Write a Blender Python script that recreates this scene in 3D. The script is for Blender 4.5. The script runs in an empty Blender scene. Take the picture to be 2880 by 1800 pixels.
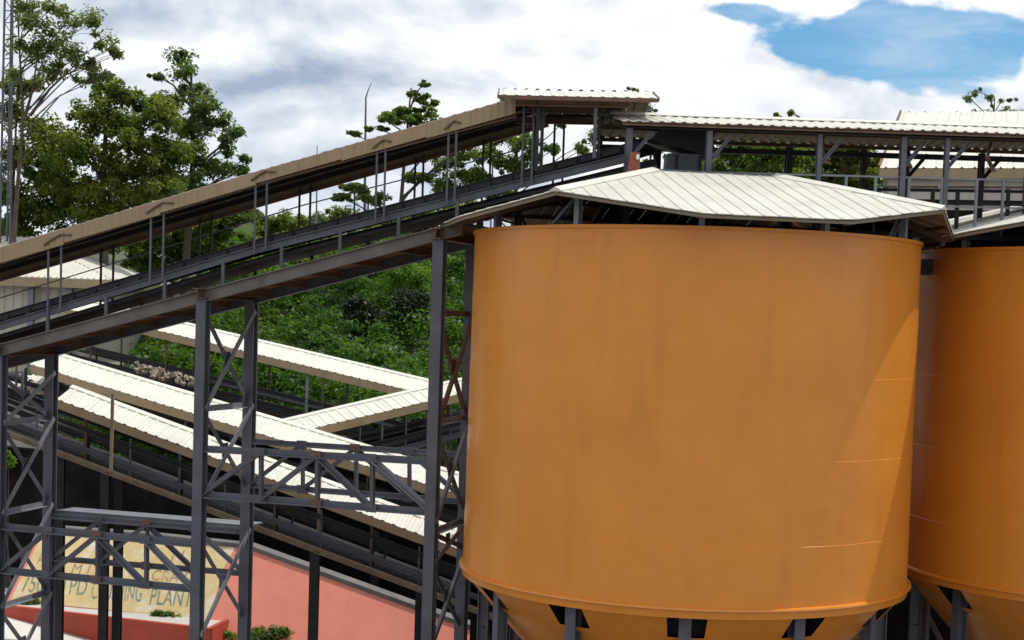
import bpy, math, random
import numpy as np
from mathutils import Vector, Matrix

random.seed(7)
RNG = np.random.default_rng(11)
C = bpy.context.scene.collection
R = math.radians
V = Vector

# ------------------------------------------------------------------ camera
EYE = 10.5
F_PX, W_PX = 4400.0, 2880.0
PITCH, ROLL, HORIZ = R(3.5), R(1.9), 890.0
CY = HORIZ + F_PX * math.tan(PITCH)
CAM_M = (Matrix.Translation((0, 0, EYE)) @ Matrix.Rotation(math.pi / 2 - PITCH, 4, 'X') @ Matrix.Rotation(ROLL, 4, 'Z'))
cam_d = bpy.data.cameras.new('camera')
cam = bpy.data.objects.new('camera', cam_d)
C.objects.link(cam)
cam.matrix_world = CAM_M
cam_d.sensor_width = 36
cam_d.lens = 36 * F_PX / W_PX
cam_d.shift_y = (CY - 900) / W_PX
cam_d.clip_start, cam_d.clip_end = 0.5, 5000
sc = bpy.context.scene
sc.camera = cam

# ------------------------------------------------------------------ sun + sky
SUN_AZ, SUN_EL = R(65), R(65)          # azimuth from +Y towards +X
sv = V((math.cos(SUN_EL) * math.sin(SUN_AZ), math.cos(SUN_EL) * math.cos(SUN_AZ), math.sin(SUN_EL)))
sun_d = bpy.data.lights.new('sun', 'SUN')
sun_d.energy, sun_d.angle, sun_d.color = 3.2, R(0.53), (1.0, 0.95, 0.87)
sun = bpy.data.objects.new('sun', sun_d)
C.objects.link(sun)
sun.rotation_euler = sv.to_track_quat('Z', 'Y').to_euler()
sun.location = (20, 10, 60)

sc.view_settings.view_transform = 'Standard'
sc.view_settings.look = 'None'
sc.view_settings.gamma = 1
sc.view_settings.exposure = 0.0
sc.view_settings.use_curve_mapping = False
sc.cycles.max_bounces = 6
sc.cycles.diffuse_bounces = 3
sc.cycles.transparent_max_bounces = 6


class NT:
    """small node-graph helper"""
    def __init__(self, tree):
        self.t = tree
        tree.nodes.clear()

    def n(self, typ, **kw):
        nd = self.t.nodes.new(typ)
        for k, v in kw.items():
            setattr(nd, k, v)
        return nd

    def lk(self, a, b):
        self.t.links.new(a, b)

    def put(self, sock, v):
        if hasattr(v, 'is_linked') or hasattr(v, 'links'):
            self.lk(v, sock)
        else:
            sock.default_value = v

    def m(self, op, a, b=0.0, c=None, clamp=False):
        nd = self.n('ShaderNodeMath', operation=op, use_clamp=clamp)
        self.put(nd.inputs[0], a)
        self.put(nd.inputs[1], b)
        if c is not None:
            self.put(nd.inputs[2], c)
        return nd.outputs[0]

    def mix(self, fac, a, b, mode='MIX'):
        nd = self.n('ShaderNodeMix', data_type='RGBA', blend_type=mode)
        self.put(nd.inputs[0], fac)
        for s, v in ((nd.inputs[6], a), (nd.inputs[7], b)):
            if isinstance(v, tuple) and len(v) == 3:
                v = v + (1,)
            self.put(s, v)
        return nd.outputs[2]

    def noise(self, vec, scale, detail=4, rough=0.55, dist=0.0):
        nd = self.n('ShaderNodeTexNoise')
        if vec is not None:
            self.lk(vec, nd.inputs['Vector'])
        nd.inputs['Scale'].default_value = scale
        nd.inputs['Detail'].default_value = detail
        nd.inputs['Roughness'].default_value = rough
        nd.inputs['Distortion'].default_value = dist
        return nd.outputs[0]

    def step(self, v, lo, hi, smooth=True, a=0.0, b=1.0):
        nd = self.n('ShaderNodeMapRange')
        nd.interpolation_type = 'SMOOTHSTEP' if smooth else 'LINEAR'
        self.put(nd.inputs[0], v)
        for i, x in enumerate((lo, hi, a, b)):
            nd.inputs[i + 1].default_value = x
        return nd.outputs[0]

    def mapping(self, vec, scale=(1, 1, 1), loc=(0, 0, 0), rot=(0, 0, 0)):
        nd = self.n('ShaderNodeMapping')
        self.lk(vec, nd.inputs[0])
        nd.inputs['Scale'].default_value = scale
        nd.inputs['Location'].default_value = loc
        nd.inputs['Rotation'].default_value = rot
        return nd.outputs[0]


world = bpy.data.worlds.new('World')
sc.world = world
world.use_nodes = True


def build_world():
    g = NT(world.node_tree)
    out = g.n('ShaderNodeOutputWorld')
    bg = g.n('ShaderNodeBackground')
    sky = g.n('ShaderNodeTexSky', sky_type='NISHITA')
    sky.sun_disc = False
    sky.sun_elevation = SUN_EL
    sky.sun_rotation = SUN_AZ
    sky.altitude = 200
    sky.air_density, sky.dust_density, sky.ozone_density = 1.0, 0.6, 2.0
    tc = g.n('ShaderNodeTexCoord')
    d = tc.outputs['Generated']
    sep = g.n('ShaderNodeSeparateXYZ')
    g.lk(d, sep.inputs[0])
    x, y, z = sep.outputs
    yy = g.m('MAXIMUM', g.m('ABSOLUTE', y), 0.05)
    u, v = g.m('DIVIDE', x, yy), g.m('DIVIDE', z, yy)

    def blob(u0, v0, su, sv_, tilt=0.0):
        # soft patch of sky around one direction
        du = g.m('SUBTRACT', u, u0)
        dv = g.m('SUBTRACT', g.m('SUBTRACT', v, v0), g.m('MULTIPLY', du, tilt))
        e = g.m('ADD', g.m('POWER', g.m('DIVIDE', du, su), 2.0), g.m('POWER', g.m('DIVIDE', dv, sv_), 2.0))
        front = g.step(y, 0.0, 0.3)
        return g.m('MULTIPLY', g.m('EXPONENT', g.m('MULTIPLY', e, -1.0)), front)
    p = g.mapping(d, scale=(1, 1, 1.7), loc=(0.37, 0.1, 0.22))
    n1 = g.noise(p, 7.5, 7, 0.57, 0.25)
    n2 = g.noise(g.mapping(p, loc=(3.1, 1.7, 0.4)), 3.0, 4, 0.5)
    n3 = g.noise(g.mapping(p, loc=(0.0, 0.0, -0.025)), 7.5, 5, 0.57, 0.25)      # the same field a little higher: relief
    wisps = g.noise(g.mapping(d, scale=(1, 1, 4.0)), 9.0, 4, 0.6, 0.5)
    warp = g.n('ShaderNodeTexNoise')
    warp.inputs['Scale'].default_value = 14.0
    warp.inputs['Detail'].default_value = 3
    g.lk(p, warp.inputs['Vector'])
    wv = g.n('ShaderNodeVectorMath', operation='MULTIPLY_ADD')
    g.lk(warp.outputs['Color'], wv.inputs[0])
    wv.inputs[1].default_value = (0.07, 0.07, 0.07)
    g.lk(p, wv.inputs[2])

    def puffs(scale, lift=0.0):
        vo = g.n('ShaderNodeTexVoronoi', feature='F1')
        g.lk(g.mapping(wv.outputs[0], loc=(0, 0, lift)), vo.inputs['Vector'])
        vo.inputs['Scale'].default_value = scale
        return vo.outputs['Distance']
    pf = puffs(22.0)
    cover = g.m('ADD', g.m('MULTIPLY', n1, 0.85), g.m('MULTIPLY', n2, 0.2))
    cover = g.m('ADD', cover, g.m('MULTIPLY', g.m('SUBTRACT', 0.45, pf), 0.17))
    hole = g.m('ADD', blob(0.235, 0.181, 0.085, 0.021, 0.03), g.m('ADD', g.m('MULTIPLY', blob(0.12, 0.197, 0.06, 0.008, 0.0), 0.75), g.m('MULTIPLY', blob(0.31, 0.185, 0.04, 0.018, 0.0), 0.5)))
    cover = g.m('SUBTRACT', cover, g.m('MULTIPLY', hole, 0.36))
    cover = g.m('ADD', cover, g.m('MULTIPLY', blob(0.07, 0.155, 0.085, 0.035, -0.08), 0.22))
    cover = g.m('ADD', cover, g.m('MULTIPLY', blob(0.345, 0.195, 0.025, 0.02), 0.32))
    cover = g.m('ADD', cover, g.m('MULTIPLY', blob(-0.12, 0.12, 0.20, 0.12), 0.14))
    mask = g.step(cover, 0.315, 0.39)
    veil = g.step(wisps, 0.40, 0.75, b=0.55)
    # light and grey inside the cloud
    rel = g.m('MULTIPLY', g.m('SUBTRACT', n1, n3), 2.8)
    rel = g.m('ADD', rel, g.m('MULTIPLY', g.m('SUBTRACT', 0.45, pf), 0.35))
    lum = g.m('ADD', g.m('ADD', rel, 0.76), g.m('MULTIPLY', g.m('SUBTRACT', n2, 0.5), 0.9))
    lum = g.m('SUBTRACT', lum, g.m('MULTIPLY', blob(-0.15, 0.145, 0.085, 0.020, 0.10), 0.52))
    lum = g.m('SUBTRACT', lum, g.m('MULTIPLY', blob(-0.22, 0.185, 0.08, 0.016, 0.1), 0.30))
    lum = g.m('SUBTRACT', lum, g.m('MULTIPLY', blob(-0.20, 0.085, 0.09, 0.020, 0.1), 0.28))
    lum = g.m('ADD', lum, g.m('MULTIPLY', blob(0.05, 0.15, 0.14, 0.045), 0.28))
    lum = g.step(lum, 0.05, 0.95, smooth=False)
    K = 10.0                                    # the background runs at strength 0.1
    cloud = g.mix(lum, (0.38 * K, 0.47 * K, 0.62 * K), (1.02 * K, 1.04 * K, 1.07 * K))
    blue = g.mix(1.0, sky.outputs[0], (0.62, 1.0, 1.15), 'MULTIPLY')
    blue = g.mix(veil, blue, (0.62 * K, 0.76 * K, 0.92 * K))
    col = g.mix(mask, blue, cloud)
    # below the horizon the world is the haze-grey of far land
    col = g.mix(g.step(z, -0.06, -0.01), (2.2, 2.4, 2.2), col)
    g.lk(col, bg.inputs[0])
    bg.inputs[1].default_value = 0.1
    g.lk(bg.outputs[0], out.inputs[0])


build_world()
world.cycles.sampling_method = 'MANUAL'
world.cycles.sample_map_resolution = 256

# ------------------------------------------------------------------ picture geometry
CAM_R = CAM_M.to_3x3()
EYE_P = V((0, 0, EYE))


def ray(px, py):
    return CAM_R @ V(((px - 1440) / F_PX, -(py - CY) / F_PX, -1.0))


def P(px, py, Y):
    """the world point on the sight line (px, py) that stands Y metres in front of the camera"""
    d = ray(px, py)
    return EYE_P + d * (Y / d.y)


class VPlane:
    """a vertical plane of the site through two ground points"""
    def __init__(self, a, b):
        self.p = V((a[0], a[1], 0))
        t = V((b[0] - a[0], b[1] - a[1], 0))
        self.t = t.normalized()
        self.n = V((self.t.y, -self.t.x, 0))

    def at(self, px, py):
        d = ray(px, py)
        k = (self.p - EYE_P).dot(self.n) / d.dot(self.n)
        return EYE_P + d * k

    def off(self, k):
        q = self.p - self.n * k if self.n.y > 0 else self.p + self.n * k
        return VPlane(q, q + self.t)      # k > 0 is nearer to the camera


# ------------------------------------------------------------------ materials
def mat(name, base, rough=0.6, metal=0.0, var=0.12, scale=3.0, bump=0.0, bscale=30.0, dirt=None, dirt_amt=0.0,
        dscale=2.0, streak=False, spec=0.4, coat=0.0, grain=0.0):
    m = bpy.data.materials.new(name)
    m.use_nodes = True
    g = NT(m.node_tree)
    out = g.n('ShaderNodeOutputMaterial')
    b = g.n('ShaderNodeBsdfPrincipled')
    geo = g.n('ShaderNodeNewGeometry')
    pos = geo.outputs['Position']
    n = g.noise(pos, scale, 5, 0.6)
    lo = tuple(c * (1 - var) for c in base)
    hi = tuple(min(1, c * (1 + var)) for c in base)
    col = g.mix(g.step(n, 0.3, 0.7, smooth=False), lo, hi)
    if grain:
        col = g.mix(g.m('MULTIPLY', g.noise(pos, 45.0, 2, 0.7), grain), col, tuple(c * 0.45 for c in base))
    if dirt is not None:
        vec = g.mapping(pos, scale=(3, 3, 0.35)) if streak else pos
        dn = g.noise(vec, dscale, 6, 0.65, 0.3)
        col = g.mix(g.m('MULTIPLY', g.step(dn, 0.48, 0.72), dirt_amt), col, dirt)
    g.lk(col, b.inputs['Base Color'])
    b.inputs['Metallic'].default_value = metal
    rn = g.noise(pos, scale * 2.3, 4, 0.6)
    g.lk(g.step(rn, 0.25, 0.75, a=max(0.05, rough - 0.08), b=min(1, rough + 0.08)), b.inputs['Roughness'])
    b.inputs['Specular IOR Level'].default_value = spec
    b.inputs['Coat Weight'].default_value = coat
    b.inputs['Coat Roughness'].default_value = 0.2
    if bump:
        bp = g.n('ShaderNodeBump')
        bp.inputs['Strength'].default_value = bump
        bp.inputs['Distance'].default_value = 0.05
        g.lk(g.noise(pos, bscale, 4, 0.6), bp.inputs['Height'])
        g.lk(bp.outputs[0], b.inputs['Normal'])
    g.lk(b.outputs[0], out.inputs[0])
    return m


def leaf_mat(name, cols, trans=0.55, patch=0.55):
    m = bpy.data.materials.new(name)
    m.use_nodes = True
    g = NT(m.node_tree)
    out = g.n('ShaderNodeOutputMaterial')
    geo = g.n('ShaderNodeNewGeometry')
    r = g.n('ShaderNodeValToRGB')
    els = r.color_ramp.elements
    while len(els) < len(cols):
        els.new(0.5)
    for i, c in enumerate(cols):
        els[i].position = i / (len(cols) - 1)
        els[i].color = c + (1,)
    nz = g.noise(geo.outputs['Position'], patch, 3, 0.6)
    f = g.m('ADD', g.m('MULTIPLY', geo.outputs['Random Per Island'], 0.55), g.m('MULTIPLY', g.step(nz, 0.3, 0.7, smooth=False), 0.5))
    g.lk(f, r.inputs[0])
    b = g.n('ShaderNodeBsdfPrincipled')
    g.lk(r.outputs[0], b.inputs['Base Color'])
    b.inputs['Roughness'].default_value = 0.45
    b.inputs['Specular IOR Level'].default_value = 0.35
    t = g.n('ShaderNodeBsdfTranslucent')
    g.lk(g.mix(1.0, r.outputs[0], (1.5, 1.5, 0.6), 'MULTIPLY'), t.inputs[0])
    mx = g.n('ShaderNodeMixShader')
    mx.inputs[0].default_value = trans
    g.lk(b.outputs[0], mx.inputs[1])
    g.lk(t.outputs[0], mx.inputs[2])
    g.lk(mx.outputs[0], out.inputs[0])
    return m


def silo_paint():
    m = mat('orange_enamel', (0.66, 0.245, 0.030), rough=0.34, var=0.07, scale=0.55, spec=0.5,
            dirt=(0.42, 0.14, 0.045), dirt_amt=0.25, dscale=0.8, streak=True)
    g = m.node_tree
    b = next(n for n in g.nodes if n.type == 'BSDF_PRINCIPLED')
    geo = g.nodes.new('ShaderNodeNewGeometry')
    n1 = g.nodes.new('ShaderNodeTexNoise')
    n1.inputs['Scale'].default_value = 1.3
    n1.inputs['Detail'].default_value = 3
    g.links.new(geo.outputs['Position'], n1.inputs['Vector'])
    bp = g.nodes.new('ShaderNodeBump')
    bp.inputs['Strength'].default_value = 0.35
    bp.inputs['Distance'].default_value = 0.06
    g.links.new(n1.outputs[0], bp.inputs['Height'])
    g.links.new(bp.outputs[0], b.inputs['Normal'])
    return m


M = {
    'silo': silo_paint(),
    'silo_trim': mat('orange_enamel_trim', (0.66, 0.240, 0.030), rough=0.24, var=0.08, scale=2, spec=0.6),
    'steel': mat('grey_painted_steel', (0.082, 0.090, 0.112), rough=0.5, var=0.25, scale=1.6, dirt=(0.10, 0.06, 0.04),
                 dirt_amt=0.35, dscale=1.5, spec=0.5),
    'steel_light': mat('light_grey_steel', (0.17, 0.185, 0.21), rough=0.5, var=0.2, scale=2, dirt=(0.13, 0.08, 0.05),
                       dirt_amt=0.4, dscale=1.2, spec=0.5),
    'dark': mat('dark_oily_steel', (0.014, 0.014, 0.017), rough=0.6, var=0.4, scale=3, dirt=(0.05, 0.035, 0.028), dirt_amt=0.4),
    'rust': mat('brown_primer_steel', (0.15, 0.085, 0.055), rough=0.75, var=0.3, scale=4, dirt=(0.06, 0.05, 0.05), dirt_amt=0.5),
    'redoxide': mat('red_oxide_steel', (0.22, 0.07, 0.04), rough=0.7, var=0.2, scale=4),
    'dusty': mat('dusty_brown_grey_steel', (0.15, 0.135, 0.125), rough=0.75, var=0.25, scale=1.3, dirt=(0.09, 0.06, 0.045), dirt_amt=0.6, dscale=1.1),
    'tanbeam': mat('dusty_beige_steel', (0.30, 0.24, 0.17), rough=0.75, var=0.2, scale=3, dirt=(0.12, 0.06, 0.04), dirt_amt=0.5),
    'belt': mat('black_rubber_belt', (0.016, 0.016, 0.019), rough=0.6, var=0.3, scale=4),
    'roof': mat('off_white_roof_sheet', (0.66, 0.645, 0.575), rough=0.45, var=0.05, scale=1.2, dirt=(0.45, 0.42, 0.35),
                dirt_amt=0.35, dscale=1.1, grain=0.12),
    'roof_silo': mat('weathered_white_roof_sheet', (0.60, 0.585, 0.525), rough=0.5, var=0.06, scale=1.2, dirt=(0.42, 0.40, 0.34),
                     dirt_amt=0.4, dscale=1.4, grain=0.15),
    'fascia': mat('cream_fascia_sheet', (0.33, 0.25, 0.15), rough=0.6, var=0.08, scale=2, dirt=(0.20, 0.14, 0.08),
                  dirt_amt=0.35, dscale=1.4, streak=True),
    'under': mat('shade_toned_underside', (0.20, 0.165, 0.115), rough=0.7, var=0.15, scale=2, dirt=(0.14, 0.09, 0.05), dirt_amt=0.6),  # shade below the sheets put into a darker brown than their tops
    'wall': mat('cream_wall_cladding', (0.50, 0.47, 0.41), rough=0.7, var=0.08, scale=1.5, dirt=(0.3, 0.26, 0.2), dirt_amt=0.4, streak=True),
    'pink': mat('pink_painted_concrete', (0.72, 0.25, 0.18), rough=0.85, var=0.06, scale=1.2, bump=0.15, bscale=25,
                dirt=(0.62, 0.20, 0.14), dirt_amt=0.3, streak=True, spec=0.2),
    'yellow': mat('faded_yellow_sign_paint', (0.72, 0.56, 0.28), rough=0.85, var=0.10, scale=1.6, bump=0.1,
                  dirt=(0.74, 0.68, 0.60), dirt_amt=1.0, dscale=2.1, spec=0.2, grain=0.35),
    'letters': mat('faded_green_letter_paint', (0.14, 0.24, 0.20), rough=0.85, var=0.3, scale=5, dirt=(0.72, 0.58, 0.3),
                   dirt_amt=0.75, dscale=4.5),
    'letters2': mat('faded_brown_letter_paint', (0.36, 0.26, 0.17), rough=0.85, var=0.3, scale=5, dirt=(0.76, 0.6, 0.32),
                    dirt_amt=0.95, dscale=4.0),
    'red': mat('brick_red_paint', (0.40, 0.062, 0.036), rough=0.7, var=0.12, scale=2, dirt=(0.25, 0.07, 0.05), dirt_amt=0.5, streak=True),
    'concrete': mat('pale_concrete', (0.48, 0.46, 0.43), rough=0.85, var=0.1, scale=1.2, dirt=(0.3, 0.28, 0.25), dirt_amt=0.5, bump=0.2),
    'coping': mat('grey_concrete', (0.16, 0.155, 0.155), rough=0.9, var=0.2, scale=2, bump=0.3),
    'shade_black': mat('shade_black_concrete', (0.010, 0.009, 0.009), rough=0.95, var=0.4, scale=1.2, dirt=(0.03, 0.025, 0.022), dirt_amt=0.5, spec=0.1, bump=0.3),  # near-black base colour that paints in deep shade
    'bark': mat('grey_brown_bark', (0.085, 0.065, 0.05), rough=0.9, var=0.35, scale=6, bump=0.5, bscale=20),
    'glass': mat('dark_window_glass', (0.03, 0.035, 0.04), rough=0.12, var=0.1, spec=0.6),
    'white': mat('white_paint', (0.78, 0.78, 0.76), rough=0.5, var=0.05),
    'orange': mat('signal_red_paint', (0.55, 0.06, 0.03), rough=0.5, var=0.1),
    'gold': mat('pale_stone', (0.30, 0.25, 0.20), rough=0.9, var=0.5, scale=9),
    'leaf_olive': leaf_mat('olive_leaves', [(0.05, 0.088, 0.022), (0.095, 0.145, 0.028), (0.15, 0.185, 0.035), (0.22, 0.20, 0.05)]),
    'leaf_dark': leaf_mat('dark_leaves', [(0.045, 0.092, 0.042), (0.08, 0.135, 0.05), (0.12, 0.17, 0.055), (0.19, 0.20, 0.06)]),
    'leaf_mid': leaf_mat('mid_green_leaves', [(0.045, 0.09, 0.026), (0.08, 0.14, 0.032), (0.12, 0.18, 0.038), (0.18, 0.21, 0.055)]),
    'leaf_shade': leaf_mat('shade_black_leaves', [(0.008, 0.018, 0.008), (0.014, 0.03, 0.012), (0.022, 0.042, 0.015), (0.05, 0.075, 0.03)], trans=0.2),  # shade of the slope's hollows put into a near-black leaf colour
    'leaf_light': leaf_mat('fresh_green_leaves', [(0.07, 0.16, 0.02), (0.10, 0.21, 0.025), (0.14, 0.25, 0.03), (0.20, 0.28, 0.05)]),
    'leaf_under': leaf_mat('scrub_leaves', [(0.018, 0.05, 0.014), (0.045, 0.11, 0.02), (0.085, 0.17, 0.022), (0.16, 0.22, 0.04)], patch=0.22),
    'leaf_haze': leaf_mat('greyish_leaves', [(0.075, 0.115, 0.055), (0.11, 0.16, 0.065), (0.15, 0.19, 0.07), (0.19, 0.21, 0.085)]),
}


def ground_mat():
    m = bpy.data.materials.new('site_ground')
    m.use_nodes = True
    g = NT(m.node_tree)
    out = g.n('ShaderNodeOutputMaterial')
    b = g.n('ShaderNodeBsdfPrincipled')
    pos = g.n('ShaderNodeNewGeometry').outputs['Position']
    sep = g.n('ShaderNodeSeparateXYZ')
    g.lk(pos, sep.inputs[0])
    n = g.noise(pos, 0.4, 6, 0.6)
    slab = g.mix(g.step(n, 0.35, 0.65), (0.64, 0.62, 0.58), (0.54, 0.52, 0.48))
    dirt = g.mix(g.step(n, 0.35, 0.65), (0.20, 0.17, 0.14), (0.13, 0.115, 0.10))
    onslab = g.m('MULTIPLY', g.step(sep.outputs[1], 35.2, 35.8), g.step(sep.outputs[0], -5.5, -6.0))
    slab = g.mix(onslab, dirt, slab)
    earth = g.mix(g.step(g.noise(pos, 1.1, 6, 0.65), 0.4, 0.6), (0.03, 0.045, 0.015), (0.075, 0.085, 0.03))
    edge = g.m('ADD', sep.outputs[1], g.m('MULTIPLY', n, 3.0))
    g.lk(g.mix(g.step(edge, 46.0, 47.5), slab, earth), b.inputs['Base Color'])
    b.inputs['Roughness'].default_value = 0.9
    bp = g.n('ShaderNodeBump')
    bp.inputs['Strength'].default_value = 0.4
    g.lk(g.noise(pos, 6, 5, 0.6), bp.inputs['Height'])
    g.lk(bp.outputs[0], b.inputs['Normal'])
    g.lk(b.outputs[0], out.inputs[0])
    return m


M['ground'] = ground_mat()

# ------------------------------------------------------------------ object helpers
WL = {}


def wloc(o):
    return WL[o.name] if o is not None else V((0, 0, 0))


def tag(o, label, cat=None, group=None):
    if label:
        o['label'] = label
    if cat:
        o['category'] = cat
        o['kind'] = 'thing'
    if group:
        o['group'] = group
    return o


def thing(name, loc, label, cat, group=None):
    o = bpy.data.objects.new(name, None)
    o.empty_display_size = 0.2
    C.objects.link(o)
    o.location = loc
    WL[o.name] = V(loc)
    return tag(o, label, cat, group)


def link_mesh(name, me, loc, parent=None):
    o = bpy.data.objects.new(name, me)
    C.objects.link(o)
    if parent is not None:
        o.parent = parent
    o.location = V(loc) - wloc(parent)
    WL[o.name] = V(loc)
    return o


class MB:
    """collects faces in world coordinates; build() links them as one mesh object"""
    def __init__(self):
        self.v, self.f = [], []

    def add(self, vs, fs):
        k = len(self.v)
        self.v += [V(a) for a in vs]
        self.f += [tuple(i + k for i in f) for f in fs]
        return self

    def frame(self, a, b, up=V((0, 0, 1))):
        d = (b - a).normalized()
        if abs(d.dot(up)) > 0.98:
            up = V((0, 1, 0))
        s = d.cross(up).normalized()
        return d, s, s.cross(d).normalized()

    def extrude(self, a, b, prof, up=V((0, 0, 1)), side=None):
        a, b = V(a), V(b)
        d, s, t = self.frame(a, b, up)
        if side is not None:
            s = (V(side) - d * d.dot(V(side))).normalized()
            t = s.cross(d).normalized()
        n = len(prof)
        vs = [p + s * x + t * y for p in (a, b) for x, y in prof]
        fs = [(i, (i + 1) % n, n + (i + 1) % n, n + i) for i in range(n)]
        fs += [tuple(range(n))[::-1], tuple(range(n, 2 * n))]
        return self.add(vs, fs)

    def beam(self, a, b, w, h=None, side=None):
        h = w if h is None else h
        return self.extrude(a, b, [(-w / 2, -h / 2), (w / 2, -h / 2), (w / 2, h / 2), (-w / 2, h / 2)], side=side)

    def angle(self, a, b, w, side=None, t=0.014):
        return self.extrude(a, b, [(-w / 2, -w / 2), (w / 2, -w / 2), (w / 2, -w / 2 + t), (-w / 2 + t, -w / 2 + t),
                                   (-w / 2 + t, w / 2), (-w / 2, w / 2)], side=side)

    def ibeam(self, a, b, w, h, tf=0.02, tw=0.014, side=None):
        x, y = w / 2, h / 2
        return self.extrude(a, b, [(-x, -y), (x, -y), (x, -y + tf), (tw / 2, -y + tf), (tw / 2, y - tf), (x, y - tf),
                                   (x, y), (-x, y), (-x, y - tf), (-tw / 2, y - tf), (-tw / 2, -y + tf), (-x, -y + tf)], side=side)

    def channel(self, a, b, w, h, t=0.015, side=None):
        x, y = w / 2, h / 2
        return self.extrude(a, b, [(-x, -y), (x, -y), (x, -y + t), (-x + t, -y + t), (-x + t, y - t), (x, y - t), (x, y), (-x, y)], side=side)

    def tube(self, pts, rad, n=8):
        pts = [V(p) for p in pts]
        rads = rad if isinstance(rad, (list, tuple)) else [rad] * len(pts)
        k = len(self.v)
        for i, p in enumerate(pts):
            a = pts[max(0, i - 1)]
            b = pts[min(len(pts) - 1, i + 1)]
            d, s, t = self.frame(a, b)
            for j in range(n):
                an = 2 * math.pi * j / n
                self.v.append(p + (s * math.cos(an) + t * math.sin(an)) * rads[i])
        for i in range(len(pts) - 1):
            for j in range(n):
                q = (j + 1) % n
                self.f.append((k + i * n + j, k + i * n + q, k + (i + 1) * n + q, k + (i + 1) * n + j))
        self.f.append(tuple(k + j for j in range(n))[::-1])
        self.f.append(tuple(k + (len(pts) - 1) * n + j for j in range(n)))
        return self

    def box(self, lo, hi):
        x0, y0, z0 = lo
        x1, y1, z1 = hi
        return self.add([(x0, y0, z0), (x1, y0, z0), (x1, y1, z0), (x0, y1, z0), (x0, y0, z1), (x1, y0, z1), (x1, y1, z1), (x0, y1, z1)],
                        [(3, 2, 1, 0), (4, 5, 6, 7), (0, 1, 5, 4), (1, 2, 6, 5), (2, 3, 7, 6), (3, 0, 4, 7)])

    def prism(self, poly, d):
        """a flat polygon pushed along d"""
        n = len(poly)
        d = V(d)
        vs = [V(p) for p in poly] + [V(p) + d for p in poly]
        fs = [(i, (i + 1) % n, n + (i + 1) % n, n + i) for i in range(n)]
        fs += [tuple(range(n))[::-1], tuple(range(n, 2 * n))]
        return self.add(vs, fs)

    def lathe(self, c, prof, n=96, closed=True):
        c = V(c)
        k, m = len(self.v), len(prof)
        for i in range(n):
            an = 2 * math.pi * i / n
            for r, z in prof:
                self.v.append(c + V((r * math.cos(an), r * math.sin(an), z)))
        for i in range(n):
            q = (i + 1) % n
            for j in range(m if closed else m - 1):
                w = (j + 1) % m
                self.f.append((k + i * m + j, k + q * m + j, k + q * m + w, k + i * m + w))
        return self

    def build(self, name, material, parent=None, smooth=False, origin=None):
        lo = V((min(p.x for p in self.v), min(p.y for p in self.v), min(p.z for p in self.v)))
        hi = V((max(p.x for p in self.v), max(p.y for p in self.v), max(p.z for p in self.v)))
        c = (lo + hi) / 2 if origin is None else V(origin)
        me = bpy.data.meshes.new(name)
        me.from_pydata([tuple(p - c) for p in self.v], [], self.f)
        import bmesh
        bm = bmesh.new()
        bm.from_mesh(me)
        bmesh.ops.recalc_face_normals(bm, faces=bm.faces)
        bm.to_mesh(me)
        bm.free()
        me.materials.append(M[material])
        if smooth:
            me.polygons.foreach_set('use_smooth', [True] * len(me.polygons))
            me.set_sharp_from_angle(angle=R(35))
        return link_mesh(name, me, c, parent)


def sheet_profile(w, ribs, rh, rw=0.05):
    """points (along, height) across one roof sheet with trapezoid ribs"""
    pts = [(0, 0)]
    for i in range(ribs):
        x = w * (i + 0.5) / ribs
        pts += [(x - rw, 0), (x - rw * 0.45, rh), (x + rw * 0.45, rh), (x + rw, 0)]
    pts.append((w, 0))
    return pts


def roof_sheets(parent, p0, p1, down, width, material, ribs=1, rh=0.035, name='roof_sheet', thick=0.012, jitter=0.004, gap=0.004):
    """a slope laid sheet by sheet from p0 to p1; each sheet its own object, one mesh shared by all"""
    p0, p1, down = V(p0), V(p1), V(down)
    L = (p1 - p0).length
    n = max(1, round(L / width))
    step = (p1 - p0) / n
    a = step.normalized()
    nor = a.cross(down).normalized()
    if nor.z < 0:
        nor = -nor
    prof = sheet_profile(step.length - gap, ribs, rh)
    k = len(prof)
    c = step * 0.5 + down * 0.5
    vs = []
    for b in (V((0, 0, 0)), down):
        for dz in (0, -thick):
            vs += [a * x + nor * (y + dz) + b - c for x, y in prof]
    fs = []
    for i in range(k - 1):
        fs += [(i, i + 1, 2 * k + i + 1, 2 * k + i), (k + i + 1, k + i, 3 * k + i, 3 * k + i + 1),
               (i + 1, i, k + i, k + i + 1), (2 * k + i, 2 * k + i + 1, 3 * k + i + 1, 3 * k + i)]
    fs += [(0, 2 * k, 3 * k, k), (k - 1, 2 * k - 1, 4 * k - 1, 3 * k - 1)]
    me = bpy.data.meshes.new(name)
    me.from_pydata([tuple(v) for v in vs], [], fs)
    import bmesh
    bm = bmesh.new()
    bm.from_mesh(me)
    bmesh.ops.recalc_face_normals(bm, faces=bm.faces)
    bm.to_mesh(me)
    bm.free()
    me.materials.append(M[material])
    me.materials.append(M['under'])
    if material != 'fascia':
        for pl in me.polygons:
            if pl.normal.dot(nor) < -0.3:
                pl.material_index = 1  # lower faces of the same sheet take the shade-toned colour
    out = []
    for i in range(n):
        out.append(link_mesh(name, me, p0 + step * i + c + nor * random.uniform(-jitter, jitter), parent))
    return out


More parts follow.
